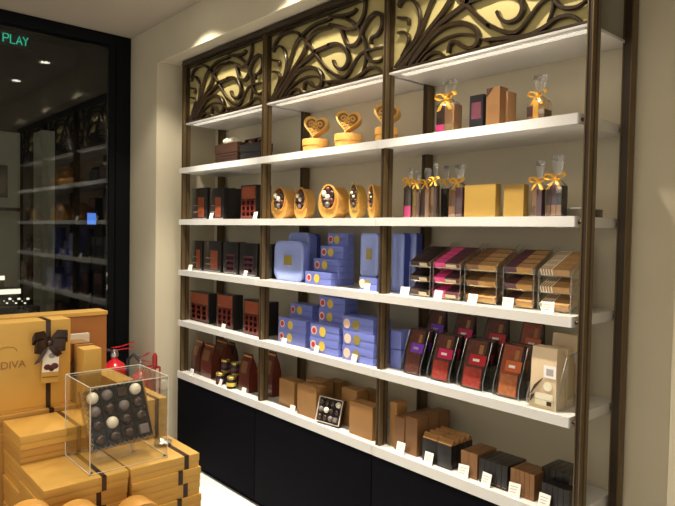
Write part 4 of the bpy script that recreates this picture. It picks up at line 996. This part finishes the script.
for (a, b, n) in (((-.084, .004), (.084, .004), 26), ((-.084, .004), (-.084, .164), 22), ((-.084, .164), (.084, .164), 26)):
    pts = []
    for i in range(n+1):
        f_ = i/n; s_ = .0035*(1 if i % 2 else -1); dx_, dz_ = b[0]-a[0], b[1]-a[1]; q_ = math.hypot(dx_, dz_)
        pts.append((a[0]+dx_*f_-dz_/q_*s_, -.008-.002*(i % 3), a[1]+dz_*f_+dx_/q_*s_))
    m.band(pts, (0, .006, 0), 'steel', .0005)
m.build('foil_liner', t)
m = MB(); q = [(-1.700+.062*math.cos(a), .678+.060*math.sin(a)) for a in [math.radians(d) for d in range(-80, 81, 10)]]
lo = [[Vector((x, y, az0+.0012)) for x, y in q+[(x-.003, y) for x, y in q[::-1]]], [Vector((x-.012, y, az0+.024)) for x, y in q+[(x-.003, y) for x, y in q[::-1]]]]
m.loft(lo, 'acrylic'); meta(m.build('curved_stand', None, (-1.68, .678, az0+.0012)), 'curved clear plastic stand under the praline box in the case', 'display stand')
# ---- round boxes standing on edge at the table's front edge
meta(B(-1.535, .30, .7005, -1.37, .76, .7715, 'gold_side', c=.002).build('long_gift_box', None, (-1.45, .53, .7005)), 'long low gold box under the round boxes at the table edge', 'gift box')
for (px, py, r, zs_, lab) in ((139, 495, .056, .7715, 'round orange-gold box standing on edge below the case, beside the end stack'), (80, 499, .058, .797, 'round orange-gold box standing on edge in the middle of the three'), (31, 502, .060, .822, 'round orange-gold box standing on edge below the front corner of the raised step')):
    zc_ = zs_+.0005+r; y = atX(px, py, -1.46).y
    if zs_ > .78: meta(B(-1.53, y-.058, .7722, -1.375, y+.056, zs_, 'gold_side', c=.001).build('flat_gift_box', None, (-1.45, y, .7722)), 'small flat gold box lifting the %s' % ('middle round box' if zs_ < .81 else 'round box below the raised step'), 'gift box')
    x1 = -1.435
    t = thing('round_gift_box', lab, 'gift box', (-1.46, y, zs_+.0005), 'round boxes on edge')
    m = MB(); m.lathe([(r*.94, -1.50), (r*.965, -1.498), (r*.965, -1.462)], (0, y, zc_), 'orange_gold', 48, 'x'); m.build('base', t)
    m = MB(); m.lathe([(r, -1.4615), (r, -1.434), (r*.985, -1.432), (r*.95, -1.432), (r*.94, -1.434), (.001, -1.434)], (0, y, zc_), 'orange_gold', 48, 'x'); m.build('lid', t)
# ---- fire extinguishers by the pillar
def extinguisher(X, Y, ang, H, lab, r=.075):
    t = thing('fire_extinguisher', lab, 'fire extinguisher', (X, Y, 0), 'red fire extinguishers by the pillar')
    m = MB(); m.lathe([(r*.92, 0), (r, .01), (r, H-.09), (r*.96, H-.06), (r*.75, H-.02), (r*.4, H), (.022, H+.01), (.022, H+.03)], (X, Y, 0), 'ext_red', 32); m.build('cylinder', t)
    m = MB(); m.lathe([(.026, H+.0305), (.026, H+.055), (.014, H+.06), (.014, H+.08)], (X, Y, 0), 'steel', 16); m.build('valve', t)
    d = Vector((math.cos(ang), math.sin(ang), 0)); P = Vector((X, Y, H+.07))
    for k, (a, b) in enumerate(((.02, .055), (.0, .015))):
        m = MB(); m.band([P-d*.02+Vector((0, 0, a)), P+d*.05+Vector((0, 0, a+.01)), P+d*.13+Vector((0, 0, b))], (-d.y*.024, d.x*.024, 0), 'ext_red', .004); m.build('lever', t)
    m = MB(); m.tube([P-d*.02, P-d*.08+Vector((0, 0, .015)), P-d*.125+Vector((0, 0, -.04)), P-d*.12+Vector((0, 0, -.16)), P-d*.098+Vector((0, 0, -.30))], .011, 'rubber', 10); m.build('hose', t)
    m = MB(); n = Vector((-d.y, d.x, 0)); m.lathe([(.019, 0), (.019, .012)], tuple(P+n*.016+Vector((0, 0, -.01))), 'tag_white', 14, 'x'); m.build('pressure_gauge', t)
extinguisher(-4.15, 1.655, 1.2, .655, 'glossy red fire extinguisher against the dark window frame', .085)
# a second extinguisher hangs in a red wire bracket on the pillar
t = thing('fire_extinguisher', 'red fire extinguisher with black hose in front of the plaster pillar', 'fire extinguisher', (-3.95, 1.755, 0))
X, Y, H, r = -3.95, 1.755, .60, .066
m = MB(); m.lathe([(r*.92, 0), (r, .01), (r, H-.08), (r*.8, H-.02), (r*.4, H), (.02, H+.01), (.02, H+.03)], (X, Y, 0), 'ext_red', 32); m.build('cylinder', t)
m = MB(); m.lathe([(.024, H+.0305), (.024, H+.06), (.012, H+.065), (.012, H+.09)], (X, Y, 0), 'steel', 16); m.build('valve', t)
m = MB(); m.band([(X-.02, Y, H+.10), (X+.05, Y, H+.115), (X+.12, Y, H+.15)], (0, .022, 0), 'ext_red', .004); m.build('lever', t)
m = MB(); m.band([(X-.02, Y, H+.08), (X+.05, Y, H+.085), (X+.12, Y, H+.09)], (0, .022, 0), 'ext_red', .004); m.build('lever', t)
m = MB(); m.tube([(X, Y, H+.07), (X-.03, Y-.04, H+.12), (X-.07, Y-.06, H+.08), (X-.08, Y-.055, H-.05), (X-.075, Y-.04, H-.20)], .011, 'rubber', 10); m.build('hose', t)
t = thing('extinguisher_stand', 'thin dark red metal stand beside the red extinguisher with black hose', 'stand', (-3.79, 1.77, 0))
m = MB(); C4 = ((-3.83, 1.735), (-3.76, 1.735), (-3.76, 1.80), (-3.83, 1.80))
for x, y in C4: m.tube([(x, y, 0), (x, y, .66)], .007, 'ext_dark', 8)
for zz_ in (.06, .40, .66): m.tube([(x, y, zz_) for x, y in C4+C4[:1]], .006, 'ext_dark', 8)
m.build('frame', t)
m = MB(); m.lathe([(.012, 0), (.016, .02), (.016, .07), (.008, .09)], (-3.76, 1.765, .667), 'ext_dark', 12); m.build('knob', t)
